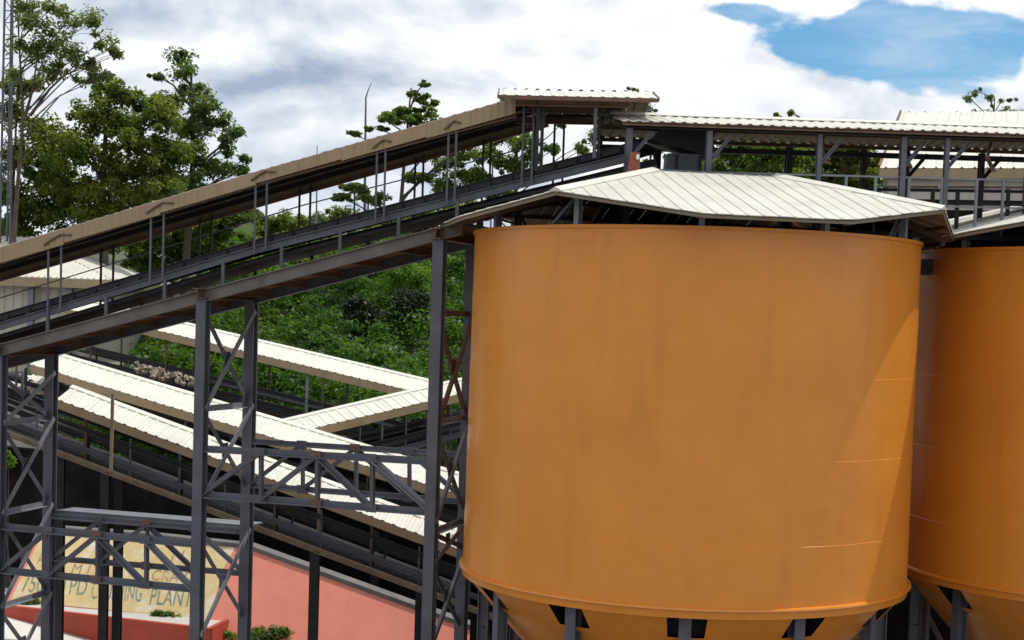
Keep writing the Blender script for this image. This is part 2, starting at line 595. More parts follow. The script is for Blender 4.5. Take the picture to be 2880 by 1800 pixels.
def np_mesh(name, verts, faces, material, loc=None, parent=None):
    me = bpy.data.meshes.new(name)
    nv, nf, k = len(verts), len(faces), faces.shape[1]
    me.vertices.add(nv)
    me.vertices.foreach_set('co', verts.astype(np.float32).ravel())
    me.loops.add(nf * k)
    me.loops.foreach_set('vertex_index', faces.astype(np.int32).ravel())
    me.polygons.add(nf)
    me.polygons.foreach_set('loop_start', np.arange(0, nf * k, k, dtype=np.int32))
    me.update(calc_edges=True)
    me.materials.append(M[material])
    return link_mesh(name, me, loc if loc is not None else (0, 0, 0), parent)


# ------------------------------------------------------------------ ground
def sstep(x, a, b):
    t = np.clip((np.asarray(x, float) - a) / (b - a), 0, 1)
    return t * t * (3 - 2 * t)


def gh(x, y):
    """height of the ground"""
    x, y = np.asarray(x, float), np.asarray(y, float)
    terrace = np.clip(2.2 - (x + 13.0) * 0.16, 0, 2.3) * sstep(y, 30, 36)
    hill = 7.0 * sstep(y, 44.5, 56) + 5.7 * sstep(y, 56, 78) + 0.03 * np.clip(y - 70, 0, 200)
    right = 1 - 0.45 * sstep(x, 4, 16) * (1 - sstep(y, 70, 90))
    und = 0.35 * np.sin(x * 0.31 + 1.3) * np.cos(y * 0.27) * sstep(y, 46, 52)
    return np.maximum(terrace, 0) * (1 - sstep(y, 45, 50)) + hill * right + und


def gz(x, y):
    return float(gh(x, y))


def build_ground():
    xs = np.concatenate([np.linspace(-900, -60, 22), np.linspace(-58, 58, 117), np.linspace(60, 900, 22)])
    ys = np.concatenate([np.linspace(-60, 26, 15), np.linspace(27, 90, 85), np.linspace(92, 200, 20), np.linspace(210, 1500, 20)])
    X, Y = np.meshgrid(xs, ys)
    Z = gh(X, Y)
    vs = np.stack([X, Y, Z], -1).reshape(-1, 3)
    nx = len(xs)
    i, j = np.meshgrid(np.arange(len(xs) - 1), np.arange(len(ys) - 1))
    a = (j * nx + i).ravel()
    fs = np.stack([a, a + 1, a + nx + 1, a + nx], -1)
    o = np_mesh('ground', vs, fs, 'ground')
    o['kind'] = 'structure'


build_ground()


def build_hills():
    b = MB()
    pts = [(-400, 20), (-300, 34), (-210, 30), (-140, 45), (-60, 40), (40, 30), (150, 38), (260, 30), (400, 24)]
    xs = np.linspace(-400, 400, 81)
    hs = np.interp(xs, [p[0] for p in pts], [p[1] for p in pts]) + 2.5 * np.sin(xs * 0.11) + 1.5 * np.sin(xs * 0.37)
    for k in range(3):
        b.v += [V((x, 620 + 60 * k, 5 + (h if k == 1 else (-2 if k == 0 else 0)))) for x, h in zip(xs, hs)]
    n = len(xs)
    for k in range(2):
        b.f += [(k * n + i, k * n + i + 1, (k + 1) * n + i + 1, (k + 1) * n + i) for i in range(n - 1)]
    o = b.build('hills', 'leaf_haze')
    o['kind'] = 'structure'


build_hills()

# ------------------------------------------------------------------ silos
RS, RE = 4.0, 4.6
C1 = P(1945, 900, 28.4)
C2 = P(3158, 900, 30.0)
Z_RIM = P(1930, 637, 24.4).z
Z_BOT = P(1915, 1716, 24.4).z
ROOF_ROT = R(10)
Z15, R_SLOPE, Q0 = EYE + 1.66, 0.28, 1.1


def dirv(phi):
    """unit vector at phi from 'towards the camera', positive to the right"""
    return V((math.sin(phi), -math.cos(phi), 0))


def roof_z(q):
    return Z15 - R_SLOPE * (q - RE * math.cos(R(15)))


def build_silo(c, label, zoff=0.0):
    base = V((c.x, c.y, 0))
    T = thing('storage_silo', base, label, 'silo', 'orange ore silos in a row')
    zr, zb = Z_RIM + zoff, Z_BOT + zoff
    ax = V((c.x, c.y, 0))
    # five courses of plate, each a hair wider than the one above so that its lap shows as a fine ledge
    H = zr - zb
    cuts = [0, 0.17, 0.395, 0.615, 0.825, 1.0]
    for i in range(5):
        z0, z1 = zb + H * cuts[i], zb + H * cuts[i + 1]
        r = RS - 0.007 * i
        z0 -= 0.03
        MB().lathe(ax, [(r, z0), (r, z1 - 0.004), (r - 0.005, z1), (r - 0.05, z1), (r - 0.05, z0)], n=160).build('shell_course', 'silo', T, smooth=True)
    r = RS - 0.03
    MB().lathe(ax, [(r + 0.03, zr - 0.035), (r + 0.035, zr + 0.02), (r - 0.06, zr + 0.02), (r - 0.06, zr - 0.035)], n=160).build('top_rim', 'silo_trim', T, smooth=True)
    MB().lathe(ax, [(RS + 0.002, zb + 0.05), (RS + 0.075, zb + 0.035), (RS + 0.08, zb + 0.005), (RS + 0.03, zb - 0.01), (RS + 0.015, zb - 0.13),
                    (RS - 0.1, zb - 0.13), (RS - 0.1, zb + 0.05)], n=160).build('ring_beam', 'silo_trim', T, smooth=True)
    # hopper cone with a notch where each leg passes
    n, legs = 192, [R(-35 + 30 * k) for k in range(12)]
    zt = zb - 0.10
    rows = [(RS - 0.015, zt), (RS - 0.39, zt - 0.42), (RS - 1.6, zt - 1.78), (0.45, zt - 3.9), (0.45, zt - 4.3)]
    b = MB()
    for j, (rr, z) in enumerate(rows):
        for i in range(n):
            d = dirv(2 * math.pi * i / n)
            b.v.append(ax + d * rr + V((0, 0, z)))
    for j in range(len(rows) - 1):
        for i in range(n):
            am = 2 * math.pi * (i + 0.5) / n
            if j == 0 and any(abs((am - l + math.pi) % (2 * math.pi) - math.pi) < R(4.9) for l in legs):
                continue
            q = (i + 1) % n
            b.f.append((j * n + i, j * n + q, (j + 1) * n + q, (j + 1) * n + i))
    b.build('hopper', 'silo_trim', T, smooth=True)
    for l in legs:
        d, s = dirv(l), V((math.cos(l), math.sin(l), 0))
        top = ax + d * (RS - 0.38)
        MB().ibeam(top + V((0, 0, zb - 0.13)), top + V((0, 0, -0.2)), 0.2, 0.2, side=s).build('leg', 'steel', T)
        pk = MB()
        pk.beam(ax + d * (RS - 0.72) + V((0, 0, zt - 0.45)), ax + d * (RS - 0.72) + V((0, 0, zt)), 0.66, 0.02, side=s)
        for k in (-1, 1):
            e = s * (0.335 * k)
            pk.prism([ax + d * (RS - 0.72) + e + V((0, 0, zt)), ax + d * (RS - 0.12) + e + V((0, 0, zt)), ax + d * (RS - 0.44) + e + V((0, 0, zt - 0.42)),
                      ax + d * (RS - 0.72) + e + V((0, 0, zt - 0.42))], s * 0.015)
        pk.build('leg_pocket', 'dark', T)
        # short post from the rim to the roof
        a2 = (l - ROOF_ROT + math.pi / 4) % (math.pi / 2) - math.pi / 4
        zq = roof_z((RS - 0.09) * math.cos(a2)) + zoff
        pp = ax + d * (RS - 0.09)
        MB().channel(pp + V((0, 0, zr - 0.05)), pp + V((0, 0, zq - 0.03)), 0.09, 0.12, side=s).build('roof_post', 'steel_light', T)
        if zq - zr > 0.5:
            MB().angle(pp - s * 0.55 + V((0, 0, zr - 0.02)), pp + V((0, 0, zq - 0.12)), 0.07).build('roof_brace', 'steel', T)
    MB().lathe(ax, [(0.001, zr - 0.1), (RS - 0.3, zr - 0.55), (RS - 0.06, zr - 0.7), (RS - 0.06, zr - 0.8), (0.001, zr - 0.8)], n=48).build('bounce_blocker', 'shade_black', T)  # unseen dark fill, added to stop bounce light under the roof
    # ring of dark ties between the legs, low down
    for k in range(12):
        a, b2 = dirv(legs[k]), dirv(legs[(k + 1) % 12])
        MB().angle(ax + a * (RS - 0.38) + V((0, 0, zb - 3.4)), ax + b2 * (RS - 0.38) + V((0, 0, zb - 1.2)), 0.08).build('leg_brace', 'steel', T)
    # roof: four slopes laid sheet by sheet, eave cut to a twelve-sided plan
    def eave_q(t):
        t = abs(t)
        q45, t15, q15 = RE * math.cos(R(45)), RE * math.sin(R(15)), RE * math.cos(R(15))
        return q15 if t <= t15 else q15 + (q45 - q15) * (t - t15) / (q45 - t15)
    tmax = RE * math.cos(R(45))
    for k in range(4):
        an = ROOF_ROT + k * math.pi / 2
        d, s = dirv(an), V((math.cos(an), math.sin(an), 0))
        nor = (V((0, 0, 1)) + d * R_SLOPE).normalized()
        ns = 26
        for i in range(ns):
            t0, t1 = -tmax + 2 * tmax * i / ns, -tmax + 2 * tmax * (i + 1) / ns - 0.004
            tm = (t0 + t1) / 2
            pt = lambda t, q: ax + s * t + d * q + V((0, 0, roof_z(q) + zoff))
            b = MB()
            up0, up1 = max(Q0, abs(t0)), max(Q0, abs(t1))
            b.prism([pt(t0, up0), pt(t1, up1), pt(t1, eave_q(t1)), pt(t0, eave_q(t0))], nor * -0.014)
            for tr in (t0 + 0.02,):
                u0, u1 = max(Q0, abs(tr)) + 0.01, eave_q(tr) - 0.004
                if u1 - u0 < 0.06:
                    continue
                q0, q1 = pt(tr, u0) - nor * 0.002, pt(tr, u1) - nor * 0.002
                b.extrude(q0, q1, [(-0.02, 0), (0.02, 0), (0.01, 0.013), (-0.01, 0.013)], up=nor)
            o = b.build('roof_sheet', 'roof_silo', T)
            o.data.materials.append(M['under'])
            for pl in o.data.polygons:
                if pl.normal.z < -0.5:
                    pl.material_index = 1  # shade under the roof painted onto the downward faces
            o.location.z += random.uniform(-0.004, 0.004)
        e = (dirv(an + math.pi / 4))
        h0 = ax + e * (Q0 * math.sqrt(2)) + V((0, 0, roof_z(Q0) + zoff + 0.025))
        h1 = ax + e * RE + V((0, 0, roof_z(RE * math.cos(R(45))) + zoff + 0.025))
        MB().extrude(h0, h1, [(-0.12, -0.03), (0, 0.03), (0.12, -0.03), (0.12, -0.045), (-0.12, -0.045)]).build('ridge_cap', 'roof', T)
        for t in (-1.19, 0.0, 1.19):
            MB().channel(pt(t, 1.6) - nor * 0.08, pt(t, 4.3) - nor * 0.08, 0.06, 0.1).build('rafter', 'rust', T)
        for q in (2.4, 3.2, 3.9):
            w = min(q, 3.3 if q < 3.3 else 2.0)
            MB().beam(pt(-w, q) - nor * 0.045, pt(w, q) - nor * 0.045, 0.05, 0.05).build('purlin', 'rust', T)
        # eave flashing
        ep = [pt(-tmax, eave_q(tmax)), pt(-1.19, eave_q(1.19)), pt(1.19, eave_q(1.19)), pt(tmax, eave_q(tmax))]
        for a, c2 in zip(ep, ep[1:]):
            MB().beam(a - nor * 0.05 - d * 0.02, c2 - nor * 0.05 - d * 0.02, 0.012, 0.05).build('eave_flashing', 'under', T)
    s4 = [dirv(ROOF_ROT + math.pi / 4 + k * math.pi / 2) * (Q0 * math.sqrt(2) + 0.03) for k in range(4)]
    z = roof_z(Q0) + zoff
    MB().prism([ax + p + V((0, 0, z - 0.03)) for p in s4], V((0, 0, 0.05))).build('deck_plate', 'steel', T)
    return T


build_silo(C1, 'large orange steel silo in front, whole drum in view under its white roof')
build_silo(C2, 'orange steel silo cut off by the right edge of the picture')
o = MB()
cc = (C1 + C2) / 2
zz = P(2610, 755, 30).z
o.box((cc.x - 0.36, cc.y + 0.0, zz - 0.14), (cc.x + 0.36, cc.y + 0.35, zz + 0.14))
o = o.build('tie_bracket', 'dark')
tag(o, 'small black steel bracket in the gap between the two orange silos', 'bracket')

# ------------------------------------------------------------------ gallery over the silos
GF = VPlane(P(1770, 340, 27.1), P(2880, 376, 28.2))
GM, GB = GF.off(-1.35), GF.off(-2.7)


def build_gallery():
    a, b = GF.at(1752, 339), GF.at(3420, 393.5)
    T = thing('conveyor_gallery', V((a.x, a.y, EYE + 1.6)), 'open-sided conveyor gallery with long white roof running over the silos', 'gallery')
    n = -GF.n if GF.n.y < 0 else GF.n          # away from the camera
    u = (b - a).normalized()
    rise = 0.27
    ridge0, ridge1 = a + n * 1.35 + V((0, 0, rise)), b + n * 1.35 + V((0, 0, rise))
    roof_sheets(T, ridge0, ridge1, a - ridge0, 0.4, 'roof', ribs=2, rh=0.018)
    back0 = a + n * 2.7
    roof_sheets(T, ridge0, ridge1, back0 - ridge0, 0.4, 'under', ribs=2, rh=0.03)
    MB().extrude(ridge0 + V((0, 0, 0.045)), ridge1 + V((0, 0, 0.045)), [(-0.2, -0.05), (0, 0.012), (0.2, -0.05), (0.2, -0.062), (-0.2, -0.062)]).build('ridge_cap', 'roof', T)
    for k, (off, dz) in enumerate(((0.04, -0.035), (0.75, 0.08), (1.9, 0.10), (2.62, -0.04))):
        MB().channel(a + n * off + V((0, 0, dz)), b + n * off + V((0, 0, dz)), 0.05, 0.07).build('purlin', 'rust', T)
    MB().channel(a + n * 0.25 + V((0, 0, -0.04)), b + n * 0.25 + V((0, 0, -0.04)), 0.06, 0.10).build('eave_beam', 'dark', T)
    MB().ibeam(a + n * 2.45 + V((0, 0, -0.2)), b + n * 2.45 + V((0, 0, -0.2)), 0.08, 0.10).build('eave_beam', 'dark', T)
    zdeck = EYE + 1.72
    fp, bp = GF.off(-0.25), GF.off(-2.45)
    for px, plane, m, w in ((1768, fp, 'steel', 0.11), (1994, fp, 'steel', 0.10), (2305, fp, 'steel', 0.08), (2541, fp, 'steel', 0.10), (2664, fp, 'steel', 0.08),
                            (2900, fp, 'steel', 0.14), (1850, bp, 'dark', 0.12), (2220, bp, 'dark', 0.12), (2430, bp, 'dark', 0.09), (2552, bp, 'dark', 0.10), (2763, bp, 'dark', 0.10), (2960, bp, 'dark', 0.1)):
        t = plane.at(px, 400)
        ze = (a + (b - a) * ((t - a).dot(u) / (b - a).length)).z - 0.1
        MB().ibeam(V((t.x, t.y, zdeck - 0.2)), V((t.x, t.y, ze)), w, w * 1.1, side=u).build('post', m, T)
        if m != 'dark' or px > 2500:
            top = V((t.x, t.y, ze - 0.55))
            MB().angle(top, top + u * 0.42 + V((0, 0, 0.5)), 0.06).build('knee_brace', m, T)
    for px in (2000, 2310, 2545, 2780):        # cross ties under the roof
        t0, t1 = fp.at(px, 395), bp.at(px + 20, 395)
        t0.z = t1.z = a.z - 0.26
        MB().angle(t0, t1, 0.08).build('cross_tie', 'rust', T)
        MB().angle(t0 + V((0, 0, 0.02)), (t0 + t1) / 2 + V((0, 0, 0.5)), 0.06).build('cross_tie', 'steel_light', T)
    # walkway deck and handrails
    e0, e1 = GF.at(1960, 600), GF.at(3400, 630)
    for q in (e0, e1):
        q.z = zdeck
    MB().prism([e0 + n * 0.05, e1 + n * 0.05, e1 + n * 2.6, e0 + n * 2.6], V((0, 0, -0.08))).build('deck', 'dark', T)
    r0, r1 = fp.at(1900, 482), fp.at(2960, 510)
    MB().beam(r0, r1, 0.032).build('handrail', 'steel_light', T)
    r0, r1 = fp.at(2120, 566), fp.at(2960, 588)
    MB().beam(r0, r1, 0.03).build('handrail', 'steel_light', T)
    for px in (2030, 2130, 2200, 2380, 2463, 2557, 2650, 2748, 2823, 2920):
        t = fp.at(px, 500)
        zt = fp.at(px, 482 + (px - 1900) * 28 / 1060).z
        MB().beam(V((t.x, t.y, zdeck)), V((t.x, t.y, zt)), 0.045, 0.04, side=u).build('rail_post', 'steel_light', T)
    # belt conveyor on the deck: stringers, stools, belt
    m1, m2 = GF.off(-1.0), GF.off(-1.9)
    for pl in (m1,):
        for y0, y1, h in ((526, 541, 0.055), (559, 573, 0.09)):
            MB().channel(pl.at(2000, y0), pl.at(3400, y1 + 6), 0.06, h).build('stringer', 'dark', T)
    for px in (2380, 2530, 2624, 2694, 2836):
        t = m1.at(px, 545)
        MB().beam(V((t.x, t.y, zdeck)), m1.at(px, 532), 0.07, 0.05).build('conveyor_stool', 'dark', T)
    q0, q1 = m1.at(2000, 559), m1.at(3400, 579)
    MB().prism([q0 + n * 0.1, q1 + n * 0.1, q1 + n * 0.8, q0 + n * 0.8], V((0, 0, 0.03))).build('belt', 'belt', T)
    return T


build_gallery()

# ------------------------------------------------------------------ main inclined conveyor
TH = R(19)
AX0 = V((3.0, 28.4, 0))
DL = V((-math.cos(TH), math.sin(TH), 0))       # up the picture's left
NF = V((-math.sin(TH), -math.cos(TH), 0))      # sideways, towards the camera
FRONT = VPlane(AX0 + NF * 1.0, AX0 + NF * 1.0 - DL)
BACK = VPlane(AX0 - NF * 1.0, AX0 - NF * 1.0 - DL)


def lerp_line(knots):
    xs, ys = [k[0] for k in knots], [k[1] for k in knots]
    return lambda x: float(np.interp(x, xs, ys))


L_HOOD = lerp_line([(-300, 784), (-80, 719), (720, 482), (1450, 274)])
L_SKIRT = lerp_line([(-300, 830), (-80, 762), (720, 514), (1450, 322)])
L_BELT = lerp_line([(-300, 964), (-80, 900), (720, 668), (1420, 486), (1800, 388)])
L_STR = lerp_line([(-300, 995), (-80, 929), (720, 689), (1220, 564), (1459, 504), (1800, 421)])
L_GIRD = lerp_line([(-300, 1049), (-80, 990), (720, 776), (1300, 622)])


def build_main():
    base = FRONT.at(560, 1300)
    T = thing('inclined_conveyor', V((base.x, base.y, EYE)), 'long roofed conveyor climbing from lower left to the silo top', 'conveyor')
    back = NF * -2.0
    hk = [-300, -80, 180, 450, 720, 960, 1200, 1450]
    for x0, x1 in zip(hk, hk[1:]):
        a, b = FRONT.at(x0, L_HOOD(x0)), FRONT.at(x1, L_HOOD(x1))
        c, d = FRONT.at(x0, L_SKIRT(x0)), FRONT.at(x1, L_SKIRT(x1))
        roof_sheets(T, a, b, back + V((0, 0, 0.04)), 0.45, 'roof', ribs=2, rh=0.008)
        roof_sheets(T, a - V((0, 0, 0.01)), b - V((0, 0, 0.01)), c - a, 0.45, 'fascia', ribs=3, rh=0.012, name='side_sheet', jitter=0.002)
        a2, b2 = a + back + V((0, 0, 0.07)), b + back + V((0, 0, 0.07))
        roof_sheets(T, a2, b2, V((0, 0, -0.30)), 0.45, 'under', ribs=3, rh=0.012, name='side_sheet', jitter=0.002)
        for t, dz in ((0.05, -0.10), (0.35, -0.07), (0.65, -0.06), (0.95, -0.06)):
            MB().channel(a + back * t + V((0, 0, dz)), b + back * t + V((0, 0, dz)), 0.06, 0.08).build('purlin', 'dark', T)
        MB().channel(c + V((0, 0, 0.0)) - NF * 0.05, d - NF * 0.05, 0.06, 0.08).build('purlin', 'rust', T)
        MB().channel(a2 + V((0, 0, -0.31)) + NF * 0.05, b2 + V((0, 0, -0.31)) + NF * 0.05, 0.06, 0.08).build('purlin', 'rust', T)
    # belts, stringers
    kn = [-300, -80, 330, 720, 1080, 1440, 1790]
    for x0, x1 in zip(kn, kn[1:]):
        a, b = FRONT.at(x0, L_BELT(x0)), FRONT.at(x1, L_BELT(x1))
        MB().prism([a - NF * 0.28, b - NF * 0.28, b - NF * 1.25, a - NF * 1.25], V((0, 0, -0.04))).build('belt', 'belt', T)
        for t in (0.24, 1.30):
            MB().channel(a - NF * t + V((0, 0, -0.06)), b - NF * t + V((0, 0, -0.06)), 0.05, 0.13).build('belt_guard', 'belt', T)
        a, b = FRONT.at(x0, L_STR(x0)), FRONT.at(x1, L_STR(x1))
        for t in (0.12, 1.42):
            MB().channel(a - NF * t + V((0, 0, -0.07)), b - NF * t + V((0, 0, -0.07)), 0.07, 0.15).build('stringer', 'steel', T)
        MB().prism([a - NF * 0.32 + V((0, 0, -0.22)), b - NF * 0.32 + V((0, 0, -0.22)), b - NF * 1.25 + V((0, 0, -0.22)), a - NF * 1.25 + V((0, 0, -0.22))], V((0, 0, -0.06))).build('return_belt', 'belt', T)
    gk = [-300, -80, 145, 570, 900, 1300]
    for x0, x1 in zip(gk, gk[1:]):
        a, b = FRONT.at(x0, L_GIRD(x0)), FRONT.at(x1, L_GIRD(x1))
        MB().ibeam(a + V((0, 0, -0.12)), b + V((0, 0, -0.12)), 0.14, 0.24).build('girder', 'dusty', T)
        MB().ibeam(a - NF * 2.0 + V((0, 0, -0.12)), b - NF * 2.0 + V((0, 0, -0.12)), 0.14, 0.24).build('girder', 'steel', T)
        MB().prism([a - NF * 0.08 + V((0, 0, -0.02)), b - NF * 0.08 + V((0, 0, -0.02)), b - NF * 1.92 + V((0, 0, -0.02)), a - NF * 1.92 + V((0, 0, -0.02))], V((0, 0, -0.03))).build('walkway_plate', 'rust', T)
        m = max(2, int((b - a).length / 0.8))
        for i in range(m):
            q = a.lerp(b, (i + 0.5) / m)
            MB().channel(q - NF * 0.07 + V((0, 0, -0.14)), q - NF * 1.93 + V((0, 0, -0.14)), 0.06, 0.12).build('cross_member', 'rust', T)
    # legs between stringer and girder, idler brackets
    for x in range(-40, 1300, 165):
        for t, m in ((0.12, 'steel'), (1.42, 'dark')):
            q = FRONT.at(x, L_STR(x)) - NF * t
            z1 = FRONT.at(x, L_GIRD(x)).z
            MB().beam(q + V((0, 0, -0.1)), V((q.x, q.y, z1 - 0.03)), 0.06, 0.10).build('stool_leg', m, T)
    for x in range(-60, 1780, 62):
        q = FRONT.at(x, L_BELT(x))
        zz = FRONT.at(x, L_STR(x)).z
        MB().beam(q - NF * 0.3 + V((0, 0, -0.02)), V((q.x, q.y, zz)) - NF * 0.16, 0.05, 0.06).build('idler_bracket', 'dark', T)
    # hanger frames carrying the hood
    for x, h in ((147, 18), (435, 18), (727, 16), (1064, 12), (1264, 11), (1478, 14)):
        for sx in (-h, h):
            q = FRONT.at(x + sx, L_STR(x + sx)) - NF * 0.06
            zt = FRONT.at(min(1450, x + sx), L_SKIRT(min(1450, x + sx))).z
            MB().angle(V((q.x, q.y, q.z - 0.12)), V((q.x, q.y, zt + 0.14)), 0.038).build('hanger_post', 'steel', T)
            r = q - NF * 1.85
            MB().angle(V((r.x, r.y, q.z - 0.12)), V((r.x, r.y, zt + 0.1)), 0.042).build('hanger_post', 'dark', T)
        if x < 1440:
            q = FRONT.at(x, L_SKIRT(x))
            w = FRONT.at(x + 2 * h, L_SKIRT(x + 2 * h)) - q
            pts = [q - w * 0.6 + V((0, 0, 0.06)) + NF * 0.03, q + V((0, 0, 0.12)) + NF * 0.03, q + w * 0.7 + V((0, 0, 0.17)) + NF * 0.03, q + w * 1.5 + V((0, 0, 0.10)) + NF * 0.03]
            MB().tube(pts, 0.022, 6).build('hood_bracket', 'rust', T)
    # light guard rail on the far side
    for dz in (0.9,):
        for x0, x1 in zip(kn[:-1], kn[1:]):
            a, b = FRONT.at(x0, L_STR(x0)), FRONT.at(x1, L_STR(x1))
            if x1 < 1500:
                MB().beam(a - NF * 1.9 + V((0, 0, dz)), b - NF * 1.9 + V((0, 0, dz)), 0.022).build('guard_rail', 'steel', T)
    return T


build_main()


def build_head_roof():
    F2 = VPlane(P(1405, 268, 27.3), P(1850, 277, 27.2))
    a, b = F2.at(1402, 267), F2.at(1852, 277)
    n = V((0, 1, 0))
    T = thing('transfer_shelter', V((a.x + 1.5, a.y + 1.3, EYE + 3)), 'short flat white gable roof over the top end of the climbing conveyor', 'shelter')
    ridge0, ridge1 = a + n * 1.4 + V((0, 0, 0.30)), b + n * 1.4 + V((0, 0, 0.30))
    roof_sheets(T, ridge0, ridge1, a - ridge0, 0.21, 'roof', ribs=1, rh=0.018)
    bk0 = a + n * 2.8
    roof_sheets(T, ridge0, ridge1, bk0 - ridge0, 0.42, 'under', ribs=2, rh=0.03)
    for e in (a, b):
        s = 1 if e is b else -1
        MB().beam(e + V((0.012 * s, -0.01, -0.02)), e + n * 1.4 + V((0.012 * s, 0, 0.29)), 0.015, 0.07).build('rake_trim', 'rust', T)
    MB().beam(a + V((0, -0.012, -0.035)), b + V((0, -0.012, -0.035)), 0.02, 0.07).build('eave_trim', 'rust', T)
    for off, dz, m in ((0.25, -0.08, 'rust'), (0.8, 0.05, 'rust'), (1.35, 0.16, 'rust'), (2.0, 0.03, 'rust'), (2.6, -0.1, 'rust')):
        MB().channel(a + n * off + V((0.3, 0, dz)), b + n * off + V((-0.5, 0, dz)), 0.06, 0.12).build('purlin', m, T)
    for px in (1530, 1720):
        t = F2.at(px, 272)
        MB().ibeam(t + n * 0.25 + V((0, 0, -0.2)), t + n * 2.6 + V((0, 0, -0.2)), 0.1, 0.15).build('cross_beam', 'dark', T)
    for px, off, m, w in ((1515, 0.3, 'dark', 0.06), (1529, 0.35, 'dark', 0.06), (1679, 0.3, 'steel', 0.06), (1692, 0.45, 'dark', 0.05), (1512, 2.4, 'dark', 0.06), (1712, 2.4, 'dark', 0.09)):
        t = F2.at(px, 272) + n * off
        q = FRONT.at(px, L_STR(px))
        MB().beam(t + V((0, 0, -0.02)), V((t.x, t.y, q.z)), w).build('post', m, T)
    # dark rail across the far opening
    t0, t1 = P(1535, 328, 29.9), P(1710, 326, 29.9)
    MB().beam(t0, t1, 0.08, 0.07).build('far_rail', 'dark', T)
    return T


build_head_roof()

# chute and drive at the head of the belt
T = thing('transfer_chute', P(1915, 495, 28.9), 'black boxed transfer chute under the gallery roof above the silo', 'chute')
x0, x1 = P(1843, 400, 28.6).x, P(1984, 400, 28.6).x
zt, zm, zb = P(1900, 352, 28.6).z, P(1900, 440, 28.6).z, P(1900, 496, 28.6).z
b = MB()
b.prism([(x0 - 0.1, 28.3, zm + 0.25), (x0 + 0.12, 28.3, zt), (x1, 28.3, zt), (x1, 28.3, zm)], V((0, 1.0, 0)))
b.build('head_box', 'dark', T)
b = MB()
b.prism([(x0 + 0.22, 28.36, zm + 0.03), (x1 - 0.1, 28.36, zm + 0.03), (x1 - 0.13, 28.36, zb - 0.1), (x0 + 0.2, 28.36, zb - 0.1)], V((0, 0.8, 0)))
b.build('chute_skirt', 'steel', T)
for k in (0.0, 0.42):
    MB().beam((x0 + 0.38 + k, 28.33, zb - 0.15), (x0 + 0.38 + k, 28.33, zm), 0.05, 0.04).build('stiffener', 'dark', T)
T = thing('motor_guard', P(1785, 486, 27.1), 'reddish brown steel guard box beside the black chute on the silo roof', 'guard box')
a0, a1, a2 = P(1763, 487, 27.0), P(1801, 487, 27.0), P(1786, 428, 27.0)
MB().prism([a0 + V((0, 0, -0.1)), a1 + V((0, 0, -0.1)), V((a1.x - 0.02, 27.0, a2.z)), V((a0.x + 0.05, 27.0, a2.z))], V((0, 0.25, 0))).build('guard_body', 'redoxide', T)
MB().box((a1.x - 0.08, 26.97, a2.z - 0.12), (a1.x - 0.03, 27.0, a2.z - 0.04)).build('handle', 'white', T)

T = thing('drum', P(2638, 640, 28.6), 'small red and white banded drum on the gallery walkway', 'drum')
q = P(2638, 640, 28.6)
for k, m in enumerate(('orange', 'white', 'orange')):
    z0 = EYE + 1.72 + 0.17 * k
    MB().lathe((q.x, q.y, 0), [(0.001, z0), (0.14 - 0.012 * k, z0), (0.128 - 0.012 * k, z0 + 0.17), (0.001, z0 + 0.17)], 20).build('band', m, T, smooth=True)

# ------------------------------------------------------------------ support towers and lattice girders
def foot(v):
    return V((v.x, v.y, gz(v.x, v.y) - 0.1))


TOW = []


def tower(name, fpx, bpx, top_front, top_back, bays, label):
    f, k = FRONT.at(*fpx), BACK.at(*bpx)
    T = thing('support_tower', foot((f + k) / 2), label, 'tower', 'steel trestle towers of the climbing conveyor')
    zt = FRONT.at(fpx[0], top_front).z
    MB().ibeam(foot(f), V((f.x, f.y, zt)), 0.21, 0.21, tf=0.03, side=DL).build('column', 'steel', T)
    MB().ibeam(foot(k), V((k.x, k.y, zt)), 0.21, 0.21, tf=0.03, side=DL).build('column', 'steel', T)
    MB().ibeam(V((f.x, f.y, zt)) + NF * 0.25 + V((0, 0, 0.09)), V((k.x, k.y, zt)) - NF * 0.25 + V((0, 0, 0.09)), 0.2, 0.2).build('cap_beam', 'rust', T)
    for y0, y1, strut, m in bays:
        z0, z1 = FRONT.at(fpx[0], y0).z, FRONT.at(fpx[0], y1).z
        fa, fb, ka, kb = V((f.x, f.y, z0)), V((f.x, f.y, z1)), V((k.x, k.y, z0)), V((k.x, k.y, z1))
        e = DL * 0.05
        MB().angle(fa + e, kb + e, 0.1, side=DL).build('brace', m, T)
        MB().angle(ka - e, fb - e, 0.1, side=DL).build('brace', 'steel_light' if m == 'steel' else m, T)
        mid = (fa + kb) / 2
        MB().beam(mid - V((0, 0, 0.14)), mid + V((0, 0, 0.14)), 0.24, 0.012, side=(k - f).normalized()).build('gusset_plate', m, T)
        if strut:
            MB().angle(fa, ka, 0.11).build('strut', m if m == 'rust' else 'steel_light', T)
    return f, k


t1 = tower('t1', (-2, 1300), (141, 1300), 1000, 985, [(1055, 1190, 0, 'steel'), (1190, 1445, 1, 'steel'), (1445, 1710, 1, 'steel'), (1710, 1960, 1, 'steel')],
           'grey steel trestle tower at the left edge of the picture')
t2 = tower('t2', (563, 1300), (698, 1300), 838, 836, [(870, 1150, 0, 'steel'), (1150, 1400, 1, 'steel'), (1520, 1790, 0, 'steel')],
           'grey steel trestle tower in the middle of the climbing conveyor')
t3 = tower('t3', (1222, 1200), (1314, 1200), 672, 665, [(880, 1190, 1, 'rust'), (1190, 1470, 1, 'steel'), (1500, 1580, 1, 'steel'), (1580, 1820, 0, 'steel')],
           'grey steel trestle tower right beside the orange silo')


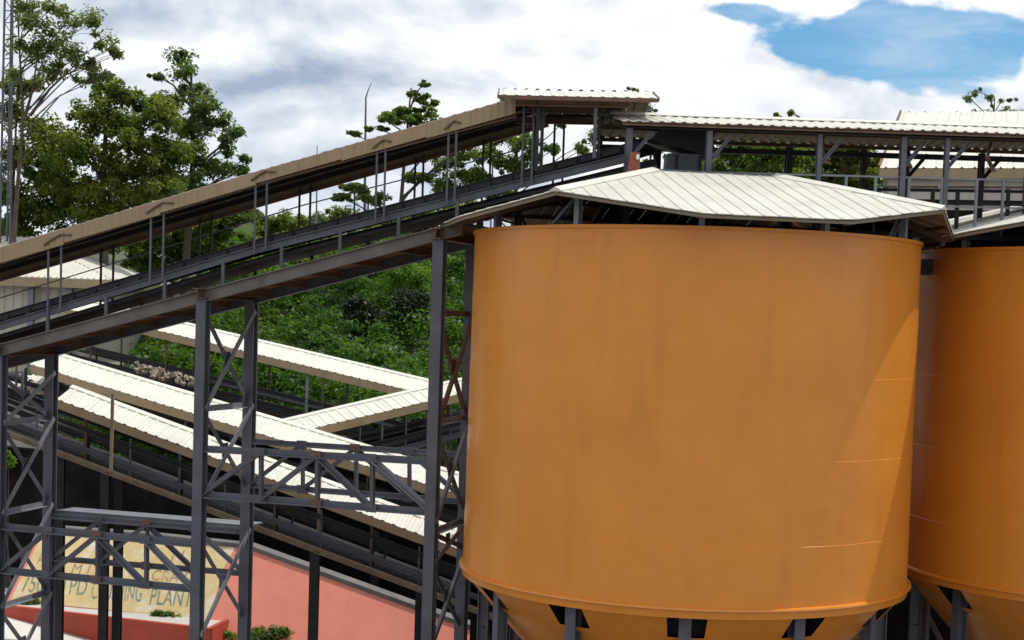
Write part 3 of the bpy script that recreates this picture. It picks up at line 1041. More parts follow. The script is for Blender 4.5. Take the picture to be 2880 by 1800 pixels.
def girder(plane, xs, top, bot, label, w=0.13, ends=(True, True), m='steel'):
    lt, lb = lerp_line(top), lerp_line(bot)
    tp = [plane.at(x, lt(x)) for x in xs]
    bp = [plane.at(x, lb(x)) for x in xs]
    T = thing('lattice_girder', (tp[0] + bp[-1]) / 2, label, 'girder', 'steel lattice girders between the trestle towers')
    MB().angle(tp[0], tp[-1], w, side=NF, t=0.03).build('top_chord', m, T)
    MB().angle(bp[0], bp[-1], w, side=NF, t=0.03).build('bottom_chord', m, T)
    n = len(xs)
    for i in range(n):
        if 0 < i < n - 1 or ends[0 if i == 0 else 1]:
            MB().angle(bp[i], tp[i], w * 0.8, side=NF, t=0.025).build('vertical', m, T)
    for i in range(n - 1):
        e = NF * 0.012
        if i < (n - 1) // 2:
            MB().angle(bp[i] + e, tp[i + 1] + e, w * 0.8, side=NF, t=0.025).build('diagonal', m, T)
        else:
            MB().angle(tp[i] + e, bp[i + 1] + e, w * 0.8, side=NF, t=0.025).build('diagonal', 'steel_light' if i % 2 else m, T)
    for i in range(1, n - 1):
        for q in (tp[i], bp[i]):
            MB().beam(q + DL * 0.11 + NF * 0.03, q - DL * 0.11 + NF * 0.03, 0.014, 0.17, side=NF).build('gusset_plate', 'rust' if i == 2 else m, T)


girder(FRONT, [565, 732, 890, 1045, 1218], [(565, 1262), (1218, 1298)], [(565, 1391), (1218, 1441)],
       'nearer grey lattice girder between the middle tower and the silo tower', ends=(False, False))
girder(BACK, [700, 850, 1000, 1150, 1316], [(700, 1241), (1316, 1280)], [(700, 1364), (1316, 1412)],
       'farther grey lattice girder between the middle tower and the silo tower', w=0.11, ends=(False, False))
girder(FRONT, [0, 136, 272, 409, 544], [(-2, 1480), (560, 1531)], [(-2, 1603), (560, 1658)],
       'nearer grey lattice girder in front of the yellow sign', ends=(False, False))
girder(BACK, [145, 279, 412, 546, 690], [(145, 1452), (690, 1496)], [(145, 1570), (690, 1613)],
       'farther grey lattice girder in front of the yellow sign', w=0.11, ends=(False, False), m='steel')
# plate walkway carried on the far girder
a, b = BACK.at(150, 1448), BACK.at(690, 1492)
T = thing('plate_walkway', (a + b) / 2, 'pale grey steel plate walkway lying along the girder above the sign', 'walkway')
MB().channel(a - NF * 0.12, b - NF * 0.12, 0.06, 0.2).build('edge_channel', 'steel_light', T)
MB().prism([a - NF * 0.16 + V((0, 0, 0.06)), b - NF * 0.16 + V((0, 0, 0.06)), b - NF * 0.75 + V((0, 0, 0.06)), a - NF * 0.75 + V((0, 0, 0.06))], V((0, 0, 0.03))).build('tread_plate', 'steel_light', T)

# ------------------------------------------------------------------ lower covered conveyors
def covered(label, top, Y0, Y1, sw, slope, fh, belts, posts, sheet=0.33, cols=(), lowbeam=None, ext=0.0, ribs=1):
    """top: two picture points on the ridge; sw slope width; belts: (drop, thickness, material) bands below the roof"""
    a, b = P(top[0][0], top[0][1], Y0), P(top[1][0], top[1][1], Y1)
    T = thing('covered_conveyor', (a + b) / 2 + V((0, 0, -1.5)), label, 'conveyor', 'white-roofed belt conveyors crossing behind the towers')
    h = V((b.x - a.x, b.y - a.y, 0)).normalized()
    nf = V((h.y, -h.x, 0))
    if nf.y > 0:
        nf = -nf
    dn = nf * (sw * math.cos(slope)) + V((0, 0, -sw * math.sin(slope)))
    up = -nf * (sw * math.cos(slope)) + V((0, 0, -sw * math.sin(slope)))
    roof_sheets(T, a, b, dn, sheet, 'roof', ribs=ribs, rh=0.02, jitter=0.005)
    roof_sheets(T, a, b, up, sheet * 2, 'roof', ribs=2, rh=0.014)
    MB().extrude(a + V((0, 0, 0.05)), b + V((0, 0, 0.05)), [(-0.16, -0.06), (0, -0.01), (0.16, -0.06), (0.16, -0.1), (-0.16, -0.1)]).build('ridge_cap', 'roof', T)
    e0, e1 = a + dn * 0.985, b + dn * 0.985
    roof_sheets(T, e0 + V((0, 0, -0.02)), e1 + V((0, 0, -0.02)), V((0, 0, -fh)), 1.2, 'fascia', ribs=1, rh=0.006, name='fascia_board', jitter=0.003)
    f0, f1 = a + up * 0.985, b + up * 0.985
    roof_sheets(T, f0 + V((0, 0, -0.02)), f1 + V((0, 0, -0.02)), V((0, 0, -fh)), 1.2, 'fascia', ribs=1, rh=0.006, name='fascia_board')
    wv = nf * (sw * 0.9)
    L = (b - a).length
    ax, bx = a - (b - a) * ext, b
    for off, drop, th, wd, m in belts:
        c0, c1 = ax + nf * off + V((0, 0, -drop)), bx + nf * off + V((0, 0, -drop))
        MB().channel(c0, c1, wd, th).build('stringer' if m != 'belt' else 'belt_band', m, T)
    if belts:
        lo = max(x[1] for x in belts)
        c0, c1 = ax + V((0, 0, -lo + 0.5)), bx + V((0, 0, -lo + 0.5))
        MB().prism([c0 + nf * 0.45, c1 + nf * 0.45, c1 - nf * 0.45, c0 - nf * 0.45], V((0, 0, -0.05))).build('belt', 'belt', T)
        c0, c1 = ax + V((0, 0, -lo + 0.02)), bx + V((0, 0, -lo + 0.02))
        MB().prism([c0 + nf * 0.95, c1 + nf * 0.95, c1 - nf * 0.95, c0 - nf * 0.95], V((0, 0, -0.04))).build('walkway_plate', 'dark', T)
        n = int(L / posts)
        for i in range(n + 1):
            q = ax.lerp(bx, (i + 0.3) / (n + 0.6))
            for s in (1, -1):
                m = 'rust' if (i + (s > 0)) % 3 else 'steel'
                MB().beam(q + nf * (s * sw * 0.80) + V((0, 0, -lo)), q + nf * (s * sw * 0.80) + V((0, 0, -0.30)), 0.06, 0.06).build('roof_post', m, T)
            MB().beam(q + nf * 0.6 + V((0, 0, -lo)), q + nf * 0.6 + V((0, 0, -lo + 0.55)), 0.06).build('stool', 'dark', T)
            q2 = ax.lerp(bx, (i + 0.8) / (n + 0.6))
            MB().beam(q2 + nf * 0.92 + V((0, 0, -lo)), q2 + nf * 0.92 + V((0, 0, -lo + 0.95)), 0.04).build('rail_post', 'steel', T)
    for px, off, m, w, zt in cols:
        pl = VPlane(ax + nf * off, bx + nf * off)
        q = pl.at(px, 1400)
        s = (q - ax).dot(h) / (bx - ax).dot(h)
        zz = (ax + (bx - ax) * s).z - zt
        MB().ibeam(foot(q), V((q.x, q.y, zz)), w, w).build('support_column', m, T)
    return T, a, b, nf


SLP = R(16)
covered('front lowest white-roofed conveyor sloping down to the right above the pink wall', ((205, 1086), (1420, 1537)), 37.8, 36.4, 0.97, SLP, 0.20,
        [(0.95, 0.72, 0.10, 0.07, 'dark'), (0.72, 0.95, 0.14, 0.08, 'dark'), (0.98, 1.20, 0.12, 0.08, 'steel'), (1.02, 1.50, 0.13, 0.10, 'tanbeam'), (-0.9, 1.2, 0.16, 0.08, 'dark'), (-0.6, 0.8, 0.14, 0.07, 'dark')],
        1.9, sheet=0.27, ext=0.22,
        cols=((296, 0.95, 'dark', 0.2, 1.55), (335, 0.45, 'dark', 0.2, 1.55), (890, 0.95, 'dark', 0.22, 1.55), (168, -0.9, 'dark', 0.24, 1.5), (1190, -0.9, 'dark', 0.22, 1.55)))
covered('middle white-roofed conveyor starting beside the left tower and running to the silo', ((150, 990), (1420, 1369)), 46.5, 42.3, 1.22, SLP, 0.24,
        [(1.0, 0.95, 0.14, 0.08, 'dark'), (1.0, 1.45, 0.2, 0.08, 'dark'), (-0.9, 1.2, 0.16, 0.08, 'dark')], 2.6, sheet=0.29, ext=0.10,
        cols=((1060, 0.9, 'dark', 0.2, 1.5), (640, -0.9, 'dark', 0.2, 1.5)))
covered('rearmost white-roofed conveyor sloping down to the right in front of the green slope', ((240, 842), (1245, 1078)), 54.5, 50.5, 1.22, SLP, 0.24,
        [(1.0, 1.50, 0.14, 0.08, 'dark'), (1.0, 1.95, 0.20, 0.09, 'dark'), (-0.9, 1.8, 0.2, 0.08, 'dark'), (0.9, 2.25, 0.16, 0.1, 'rust')], 2.8, sheet=0.29,
        cols=((856, 0.98, 'steel_light', 0.09, 0.3), (560, -0.8, 'dark', 0.16, 2.0)))
covered('white-roofed conveyor rising to the right towards the silo', ((740, 1194), (1450, 1030)), 45.5, 49.5, 1.05, SLP, 0.24,
        [(1.0, 1.2, 0.12, 0.08, 'dark'), (1.0, 1.55, 0.16, 0.08, 'steel'), (-0.9, 1.45, 0.16, 0.08, 'dark')], 1.7, sheet=0.3,
        cols=((1010, -0.9, 'dark', 0.14, 1.5), (1290, -0.9, 'dark', 0.14, 1.5)))

# yellow-brown hanger rods standing on the low beam of the front conveyor
for px, y0, y1, lab in ((317, 1107, 1322, 'thin yellowish rod above the two dark columns before the sign'), (900, 1331, 1500, 'thin yellowish rod on the brown column before the pink wall')):
    q0, q1 = P(px, y0, 36.2), P(px - 5, y1, 36.2)
    o = MB().beam(q0, q1, 0.07, 0.05).build('hanger_rod', 'tanbeam')
    tag(o, lab, 'rod')

# ------------------------------------------------------------------ sign wall, coping, planter
class SlopePlane:
    """the paved bank leans back from its foot"""
    def __init__(self, p, n):
        self.p, self.n = p, n

    def at(self, px, py):
        d = ray(px, py)
        return EYE_P + d * ((self.p - EYE_P).dot(self.n) / d.dot(self.n))


LEAN = R(40)
wh = V((-0.18, -0.984, 0)).normalized()
wn = (wh * math.cos(LEAN) + V((0, 0, math.sin(LEAN)))).normalized()
WALL = SlopePlane(P(300, 1740, 40.7), wn)


def build_sign_wall():
    T = thing('sign_wall', foot(WALL.at(600, 1600)), 'sloping pink concrete wall with a faded yellow painted plant sign', 'wall')
    top = [(112, 1480), (400, 1500), (700, 1532), (1000, 1640), (1290, 1745), (1420, 1792)]
    poly = [WALL.at(*p) for p in top]
    lo = [WALL.at(1420, 2050), WALL.at(-10, 1930), WALL.at(-10, 1730)]
    MB().prism(poly + lo, -wn * 0.3).build('wall_body', 'pink', T)
    for a, b in zip(poly, poly[1:]):
        MB().beam(a + V((0, 0, 0.05)) - wn * 0.13, b + V((0, 0, 0.05)) - wn * 0.13, 0.40, 0.11).build('coping', 'coping', T)
    sp = [WALL.at(*p) for p in ((122, 1497), (662, 1541), (628, 1600), (588, 1742), (560, 1742), (30, 1688))]
    MB().prism([p + wn * 0.004 for p in sp], wn * 0.008).build('sign_panel', 'yellow', T)

    def text(s, px0, py0, px1, h_px, material, shear=0.32):
        """painted lettering, lower left at (px0, py0), running towards px1"""
        cu = bpy.data.curves.new('lettering', 'FONT')
        cu.body = s
        cu.shear = shear
        cu.extrude = 0.002
        cu.space_character = 1.05
        ob = bpy.data.objects.new('tmp', cu)
        C.objects.link(ob)
        bpy.context.view_layer.update()
        me = bpy.data.meshes.new_from_object(ob.evaluated_get(bpy.context.evaluated_depsgraph_get()))
        bpy.data.objects.remove(ob)
        co = np.array([v.co[:] for v in me.vertices])
        x0, x1, y1 = co[:, 0].min(), co[:, 0].max(), co[:, 1].max()
        A = WALL.at(px0, py0)
        B = WALL.at(px1, py0 + (px1 - px0) * 0.062)
        ux = (B - A)
        hh = (WALL.at(px0 + h_px * 0.03, py0 - h_px) - A) / y1
        new = [A + ux * ((c[0] - x0) / (x1 - x0)) + hh * c[1] + wn * (0.016 + c[2]) for c in co]
        c0 = A + ux * 0.5
        me.vertices.foreach_set('co', np.array([tuple(p - c0) for p in new], dtype=np.float32).ravel())
        me.update()
        me.materials.append(M[material])
        link_mesh('lettering', me, c0, T)
    text('750 MTPD', 62, 1664, 246, 50, 'letters')
    text('CRUSHING', 258, 1684, 402, 48, 'letters')
    text('PLANT', 420, 1700, 545, 48, 'letters')
    text('A', 104, 1586, 122, 34, 'letters2')
    text('V', 160, 1545, 190, 36, 'letters2')
    text('M I N', 200, 1612, 300, 26, 'letters2')
    text('CRA D', 428, 1632, 545, 30, 'letters2')
    text('N', 480, 1580, 520, 34, 'letters2')
    return T


build_sign_wall()


def build_planter():
    pl = VPlane(P(19, 1720, 40.6), P(590, 1790, 38.9))
    n = -wh
    T = thing('planter_box', foot(pl.at(300, 1760)), 'long brick red planter wall at the foot of the yellow sign', 'planter')
    a, b = pl.at(19, 1703), pl.at(592, 1768)
    MB().prism([a, b, V((b.x, b.y, b.z - 1.2)), V((a.x, a.y, a.z - 0.9))], n * 0.14).build('front_wall', 'red', T)
    e = P(-40, 1690, 41.6)
    MB().prism([a + n * 0.02, a + n * 0.02 + V((0, 0, -0.9)), V((e.x, e.y, a.z - 0.9)), V((e.x, e.y, a.z))], V((0.12, 0.05, 0))).build('side_wall', 'red', T)
    e2 = b + n * 1.3
    MB().prism([b, e2, V((e2.x, e2.y, b.z - 1.2)), V((b.x, b.y, b.z - 1.2))], V((-0.12, 0, 0))).build('side_wall', 'red', T)
    q0, q1 = a + n * 0.14 + V((0, 0, -0.06)), b + n * 0.14 + V((-0.12, 0, -0.06))
    MB().prism([q0, q1, q1 + n * 1.5, q0 + n * 2.2], V((0, 0, -0.25))).build('gravel_bed', 'concrete', T)
    return T, pl


build_planter()

# near-black walls added to paint the shade behind the conveyors and the silos
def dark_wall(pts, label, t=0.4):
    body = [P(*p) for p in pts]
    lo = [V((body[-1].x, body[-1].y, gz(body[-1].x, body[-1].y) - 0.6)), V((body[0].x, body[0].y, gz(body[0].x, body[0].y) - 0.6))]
    o = MB().prism(body + lo, V((0, t, 0))).build('shade_wall', 'shade_black')
    tag(o, label, 'wall', 'near-black walls added for shade')


dark_wall([(-150, 1240, 44.6), (700, 1330, 44.6)], 'added near-black wall standing in for shade behind the left towers')
dark_wall([(705, 1360, 44.2), (1290, 1440, 44.2), (1700, 1500, 44.2)], 'added near-black wall in place of the shade above the pink wall near the silo')
dark_wall([(1335, 1350, 36.0), (3050, 1400, 36.0)], 'added near-black wall for the shade under and behind the silos')

# ------------------------------------------------------------------ buildings
def building_left():
    T = thing('plant_building', V((-17, 58, gz(-17, 58))), 'cream building with white hipped roof behind the climbing conveyor at far left', 'building')
    e0, e1 = P(-260, 763, 56), P(330, 787, 56)
    r0, r1 = P(-260, 645, 61), P(90, 668, 61)
    Lr = (r1.x - r0.x)
    n = 34
    for i in range(n):                      # front slope, sheet by sheet; the right end is cut along the hip
        x0, x1 = e0.x + (e1.x - e0.x) * i / n, e0.x + (e1.x - e0.x) * (i + 1) / n - 0.01

        def top(x):
            if x <= r1.x:
                return V((x, 61, r1.z))
            k = (x - r1.x) / (e1.x - r1.x)
            return V((x, 61 - 5 * k, r1.z + (e1.z - r1.z) * k))
        b = MB().prism([V((x0, 56, e1.z)), V((x1, 56, e1.z)), top(x1), top(x0)], V((0, 0, -0.02)))
        t0 = top(x0)
        if t0.y > 56.2:
            b.extrude(V((x0 + 0.05, 56, e1.z)), t0 + V((0.05, 0, 0)), [(-0.04, 0), (0.04, 0), (0.02, 0.04), (-0.02, 0.04)])
        b.build('roof_sheet', 'roof', T)
    MB().prism([r1, e1, V((e1.x, 66, e1.z))], V((0, 0, -0.02))).build('hip_slope', 'roof', T)
    MB().extrude(r1 + V((0, 0, 0.03)), e1 + V((0, 0, 0.03)), [(-0.15, -0.04), (0, 0.03), (0.15, -0.04)]).build('hip_cap', 'roof', T)
    MB().prism([V((e0.x, 56.0, e1.z - 0.03)), V((e1.x - 0.1, 56.0, e1.z - 0.03)), V((e1.x - 0.1, 56.0, e1.z - 0.34)), V((e0.x, 56.0, e1.z - 0.34))], V((0, 0.06, 0))).build('fascia', 'fascia', T)
    xr = P(238, 900, 56.6).x
    zb = gz(-16, 57) - 1.5
    MB().box((e0.x, 56.6, zb), (xr, 56.85, e1.z - 0.1)).build('front_wall', 'wall', T)
    MB().box((xr - 0.25, 56.86, zb), (xr, 66, e1.z - 0.1)).build('side_wall', 'wall', T)
    for i in range(40):
        x = xr - 0.3 - i * 0.33
        MB().beam(V((x, 56.585, zb)), V((x, 56.585, e1.z - 0.36)), 0.05, 0.03).build('wall_rib', 'wall', T)
    for px in (88, 196):
        q = P(px, 820, 56.3)
        MB().ibeam(V((q.x, q.y, zb)), V((q.x, q.y, e1.z - 0.1)), 0.2, 0.2).build('post', 'steel_light', T)


building_left()


def annex():
    T = thing('shed', foot(P(80, 1130, 47)), 'small cream shed with white roof low at the left edge behind the tower', 'shed')
    a, b = P(-60, 1052, 46.8), P(180, 1058, 46.8)
    c = P(-60, 1086, 45.6)
    down = V((0, -1.2, c.z - a.z))
    roof_sheets(T, a, b, down, 0.35, 'roof')
    e0, e1 = a + down, b + down
    MB().beam(e0 + V((0, -0.02, -0.1)), e1 + V((0, -0.02, -0.1)), 0.04, 0.2).build('fascia', 'fascia', T)
    MB().prism([b + V((0.02, 0, 0)), e1 + V((0.02, 0, 0)), e1 + V((0.02, 0, -0.2)), b + V((0.02, 0, -0.2))], V((0.03, 0, 0))).build('rake_board', 'fascia', T)
    MB().box((a.x, 46.0, 1.8), (b.x - 0.2, 46.2, e1.z - 0.05)).build('front_wall', 'wall', T)
    for px in (92, 120):
        q = P(px, 1128, 45.97)
        w = MB().box((q.x - 0.1, 45.95, q.z - 0.18), (q.x + 0.1, 46.0, q.z + 0.18)).build('window', 'glass', T)
        MB().box((q.x - 0.13, 45.93, q.z - 0.22), (q.x + 0.13, 45.96, q.z - 0.18)).build('sill', 'white', w)
    for px in (18, 72):
        q = P(px, 1090, 45.3)
        MB().beam(V((q.x, q.y, P(px, 1130, 45.3).z)), V((q.x, q.y, P(px, 1035, 45.3).z)), 0.07).build('post', 'dark', T)


annex()


def building_right():
    a = P(2474, 472, 55)
    u = V((0.95, -0.31, 0)).normalized()
    n = V((0.31, 0.95, 0)).normalized()
    T = thing('plant_building', V((a.x + 6, a.y + 4, gz(a.x + 6, a.y + 4))), 'cream building with broad white roof behind the gallery at right', 'building')
    rz = P(2540, 316, 62.6).z - a.z
    L = 17.0
    b = a + u * L
    r0 = a + n * 8 + V((0, 0, rz))
    roof_sheets(T, r0, r0 + u * L, a - r0, 0.42, 'roof', rh=0.04)
    roof_sheets(T, r0, r0 + u * L, n * 8 + V((0, 0, -rz)), 1.2, 'roof', ribs=2)
    MB().beam(a + u * -0.02 + V((0, 0, 0.02)), r0 + u * -0.02 + V((0, 0, 0.02)), 0.06, 0.16).build('rake_trim', 'rust', T)
    MB().prism([a - n * 0.02 + V((0, 0, -0.03)), b - n * 0.02 + V((0, 0, -0.03)), b - n * 0.02 + V((0, 0, -0.36)), a - n * 0.02 + V((0, 0, -0.36))], n * 0.05).build('fascia', 'fascia', T)
    w0, w1 = a + n * 0.35 + u * 0.1, b + n * 0.35
    zb = 3.0
    MB().prism([V((w0.x, w0.y, zb)), V((w1.x, w1.y, zb)), w1 + V((0, 0, -0.2)), w0 + V((0, 0, -0.2))], n * 0.2).build('front_wall', 'wall', T)
    MB().prism([w0, V((w0.x, w0.y, zb)), V((w0.x, w0.y, zb)) + n * 15, w0 + n * 15, w0 + n * 7.7 + V((0, 0, rz - 0.1))], u * 0.2).build('side_wall', 'wall', T)
    MB().beam(w0 - n * 0.03 + V((0, 0, -0.62)), w1 - n * 0.03 + V((0, 0, -0.62)), 0.05, 0.06).build('wall_trim', 'rust', T)
    for z in (-1.25, -1.65, -2.0):
        MB().beam(w0 - n * 0.03 + V((0, 0, z)), w1 - n * 0.03 + V((0, 0, z)), 0.04, 0.05).build('wall_trim', 'wall', T)
    for k in range(12):
        q = w0 + u * (0.55 + k * 1.4) - n * 0.04
        MB().beam(V((q.x, q.y, zb)), q + V((0, 0, -0.3)), 0.1, 0.06, side=u).build('wall_pilaster', 'white' if k == 0 else 'wall', T)
    # dark lean-to floor seen below, in front of the wall
    c, d = a - n * 1.5 + V((0, 0, -1.55)), b - n * 1.5 + V((0, 0, -1.55))
    MB().prism([c, d, d + V((0, 0, -2.2)), c + V((0, 0, -2.2))], n * 0.1).build('dark_plinth', 'shade_black', T)


building_right()

# ------------------------------------------------------------------ poles and small far things
def mast():
    T = thing('lattice_mast', V((-19.2, 60, gz(-19.2, 60))), 'thin lattice mast among the sparse trees at the top left corner', 'mast')
    tp = [P(14, -40, 60), P(36, -40, 60)]
    bt = [P(2, 560, 60), P(30, 560, 60)]
    pts = []
    for k in range(2):
        lo = V((bt[k].x, 60, gz(bt[k].x, 60) - 0.2))
        MB().tube([lo, bt[k], tp[k]], 0.045, 6).build('mast_leg', 'steel', T)
    lo = V((bt[0].x + 0.1, 60.4, gz(bt[0].x, 60.4) - 0.2))
    MB().tube([lo, (tp[0] + tp[1]) / 2 + V((0, 0.35, 0))], 0.045, 6).build('mast_leg', 'steel', T)
    for i in range(16):
        t = 0.1 + i * 0.056
        a, b = bt[0].lerp(tp[0], t), bt[1].lerp(tp[1], t)
        MB().tube([a, b], 0.02, 5).build('rung', 'steel', T)
        c = bt[1].lerp(tp[1], t + 0.056) if i % 2 else bt[0].lerp(tp[0], t + 0.056)
        MB().tube([a if i % 2 else b, c], 0.018, 5).build('brace', 'steel', T)


mast()
o = MB().tube([foot(P(1028, 600, 80)), P(1028, 340, 80), P(1029, 275, 80), P(1034, 258, 80), P(1045, 232, 80)], [0.09, 0.05, 0.04, 0.03, 0.015], 6).build('bare_pole', 'steel')
tag(o, 'thin bare pole with a bent tip rising above the climbing roof', 'pole')
o = MB().tube([foot(P(892, 600, 80)), P(892, 408, 80)], [0.06, 0.02], 6).build('lightning_rod', 'steel_light')
tag(o, 'thin straight rod just poking above the climbing roof', 'rod')
T = thing('pipe_frame', foot(P(1017, 600, 79)), 'dark bent pipe frame standing behind the climbing conveyor', 'frame')
MB().tube([foot(P(998, 570, 79)), P(998, 518, 79), P(1003, 514, 79), P(1032, 524, 79), P(1036, 530, 79), foot(P(1037, 575, 79))], 0.045, 6).build('pipe', 'dark', T)
T = thing('lamp_post', foot(P(1388, 470, 79)), 'slim pole with a small white box among the trees below the roof peak', 'lamp post')
q = P(1387, 425, 79)
MB().tube([foot(q), q + V((0, 0, -0.1))], 0.04, 6).build('pole', 'steel', T)
MB().box((q.x - 0.10, q.y - 0.08, q.z - 0.3), (q.x + 0.10, q.y + 0.08, q.z + 0.35)).build('lamp_box', 'white', T)

# ------------------------------------------------------------------ trees and undergrowth
def leaves(centres, radii, per, size, flat=0.75, up=0.6, aspect=0.5):
    """rhombic leaves scattered through soft clumps; returns vertices, faces"""
    n = len(centres)
    cen = np.repeat(np.asarray(centres), per, 0)
    rad = np.repeat(np.asarray(radii), per)[:, None]
    d = RNG.normal(size=(n * per, 3))
    d /= np.linalg.norm(d, axis=1, keepdims=True)
    r = RNG.random((n * per, 1)) ** 0.45
    pos = cen + d * r * rad * np.array([1, 1, flat])
    nor = d * 0.6 + RNG.normal(size=d.shape) * 0.5 + np.array([0, 0, up])
    nor /= np.linalg.norm(nor, axis=1, keepdims=True)
    t = np.cross(nor, RNG.normal(size=d.shape))
    t /= np.linalg.norm(t, axis=1, keepdims=True) + 1e-9
    b = np.cross(nor, t)
    s = size * RNG.uniform(0.65, 1.35, (n * per, 1))
    droop = nor * s * 0.12
    vs = np.stack([pos - t * s * 0.5 - droop, pos + b * s * 0.5 * aspect, pos + t * s * 0.5 - droop, pos - b * s * 0.5 * aspect], 1).reshape(-1, 3)
    fs = np.arange(n * per * 4).reshape(-1, 4)
    return vs, fs


def tree(label, px, Y, blobs, leafm, trunk_r=0.16, density=1.0, leaf=0.17, clump=0.55, per=85, depth=0.9, lean=0.0, name='tree', group='trees behind the plant', extra=(), flat=0.8):
    """blobs: (px, py, rx, ry) soft lobes of the crown in the picture, built at the tree's own distance"""
    s = Y / F_PX
    base = P(px, 1000, Y)
    g = gz(base.x, Y)
    T = thing(name, V((base.x, Y, g)), label, 'tree', group)
    cs, rs = [], []
    ends = []
    for bx, by, rx, ry in blobs:
        c = P(bx, by, Y)
        ax, az = rx * s, ry * s
        ay = min(ax, 3.5) * depth
        cy = random.uniform(-0.5, 0.5) * ay
        nC = max(4, int(density * 5.3 * (ax * az + ax * ay + az * ay) / (clump ** 2) * 0.62))
        d = RNG.normal(size=(nC, 3))
        d /= np.linalg.norm(d, axis=1, keepdims=True)
        r = RNG.random((nC, 1)) ** 0.5
        q = np.array(c) + np.array([0, cy, 0]) + d * r * np.array([max(0.05, ax - clump * 0.4), ay, max(0.05, az - clump * 0.3)])
        cs.append(q)
        rs.append(RNG.uniform(0.35, 1.1, nC) * clump * 0.8 * min(1.0, 1.2 * min(ax, az) / clump))
        ends.append((c + V((0, cy, 0)), q))
    cs, rs = np.concatenate(cs), np.concatenate(rs)
    vs, fs = leaves(cs, rs, per, leaf, flat=flat)
    o0 = np.array([base.x, Y, g])
    np_mesh('crown', vs - o0, fs, leafm, loc=(base.x, Y, g), parent=T)
    # trunk, limbs to each lobe, twigs to some clumps
    low = max(e[0].z for e in ends)
    lo_z = min(e[0].z for e in ends)
    b = MB()
    root = V((base.x, Y, g - 0.2))
    H = low - g
    fork = V((base.x + lean * H * 0.5, Y, g + max(1.0, (lo_z - g) * 0.55)))
    tip = V((base.x + lean * H, Y, low - 0.2))
    mid = fork.lerp(tip, 0.5) + V((random.uniform(-0.3, 0.3), 0, 0))
    b.tube([root, root.lerp(fork, 0.5) + V((random.uniform(-.1, .1), 0, 0)), fork, mid, tip], [trunk_r * 1.15, trunk_r, trunk_r * 0.8, trunk_r * 0.5, trunk_r * 0.2], 7)
    b.build('trunk', 'bark', T, smooth=True)
    for c, q in ends:
        hz = min(max(c.z - 0.6 * abs(c.x - base.x) - 0.4, g + 0.25 * H), tip.z - 0.3)
        path = [root, fork, mid, tip]
        st = fork
        for p0, p1 in zip(path, path[1:]):
            if p0.z <= hz <= p1.z:
                st = p0.lerp(p1, (hz - p0.z) / (p1.z - p0.z))
        br = MB()
        k = st.lerp(c, 0.55) + V((random.uniform(-0.3, 0.3), random.uniform(-0.3, 0.3), random.uniform(0.0, 0.3)))
        br.tube([st, k, c], [trunk_r * 0.3, trunk_r * 0.2, trunk_r * 0.07], 6)
        for i in range(min(4, len(q))):
            e = V(q[RNG.integers(len(q))])
            f0 = k.lerp(c, random.random())
            br.tube([f0, f0.lerp(e, 0.5) + V((0, 0, 0.1)), e], [trunk_r * 0.09, trunk_r * 0.06, 0.008], 5)
        br.build('limb', 'bark', T)
    for pts in extra:
        MB().tube([P(x, y, Y) for x, y in pts], [trunk_r * 0.6, trunk_r * 0.4, trunk_r * 0.15][:len(pts)] if len(pts) == 3 else trunk_r * 0.4, 6).build('limb', 'bark', T)
    return T


tree('tall sparse tree with light foliage and bare forked limbs at far left', 36, 58,
     [(85, 40, 45, 45), (150, 25, 60, 35), (250, 60, 55, 50), (60, 130, 40, 45), (140, 110, 60, 40), (290, 115, 45, 35), (200, 150, 70, 40), (310, 140, 40, 22),
      (150, 195, 60, 45), (250, 180, 55, 35), (300, 215, 50, 25), (30, 200, 40, 40), (60, 20, 30, 30), (110, 70, 60, 40), (200, 60, 50, 40), (330, 150, 25, 20), (240, 220, 60, 25), (100, 150, 60, 40)],
     'leaf_haze', trunk_r=0.11, density=0.85, per=58, clump=0.66, leaf=0.16, extra=([(68, 335), (90, 260), (112, 120)], [(85, 325), (140, 250), (225, 170)]))
tree('broad olive green tree with dense low crown left of centre', 290, 62,
     [(330, 260, 90, 45), (420, 290, 80, 40), (280, 330, 110, 60), (380, 380, 110, 70), (250, 430, 120, 70), (400, 470, 120, 70), (330, 540, 150, 70), (200, 540, 120, 60), (460, 540, 90, 50), (300, 600, 140, 40), (460, 330, 70, 50), (480, 420, 80, 60), (180, 400, 80, 60)],
     'leaf_olive', trunk_r=0.26, density=0.9, per=80, clump=0.64, leaf=0.19)
tree('dark green tree with a pointed open top right of the broad tree', 520, 66,
     [(505, 160, 38, 35), (520, 205, 45, 35), (440, 215, 45, 16), (545, 255, 65, 35), (480, 290, 60, 40), (580, 300, 60, 40), (530, 350, 90, 50), (630, 340, 40, 35), (670, 370, 30, 22), (520, 420, 100, 55), (640, 410, 45, 40), (690, 440, 25, 20), (600, 470, 80, 45), (680, 480, 32, 25), (520, 520, 100, 60)],
     'leaf_dark', trunk_r=0.2, density=0.75, per=70, clump=0.62, leaf=0.19)
tree('yellowish green tree low at the left edge behind the mast', 40, 63,
     [(40, 240, 55, 35), (90, 235, 45, 30), (30, 320, 50, 45), (120, 370, 75, 55), (40, 430, 70, 60), (130, 480, 100, 60), (60, 540, 90, 60), (150, 590, 120, 50), (40, 620, 80, 40), (60, 670, 110, 45), (220, 660, 120, 40), (-20, 520, 60, 90)],
     'leaf_olive', trunk_r=0.13, density=0.95, per=80, clump=0.64, leaf=0.19)
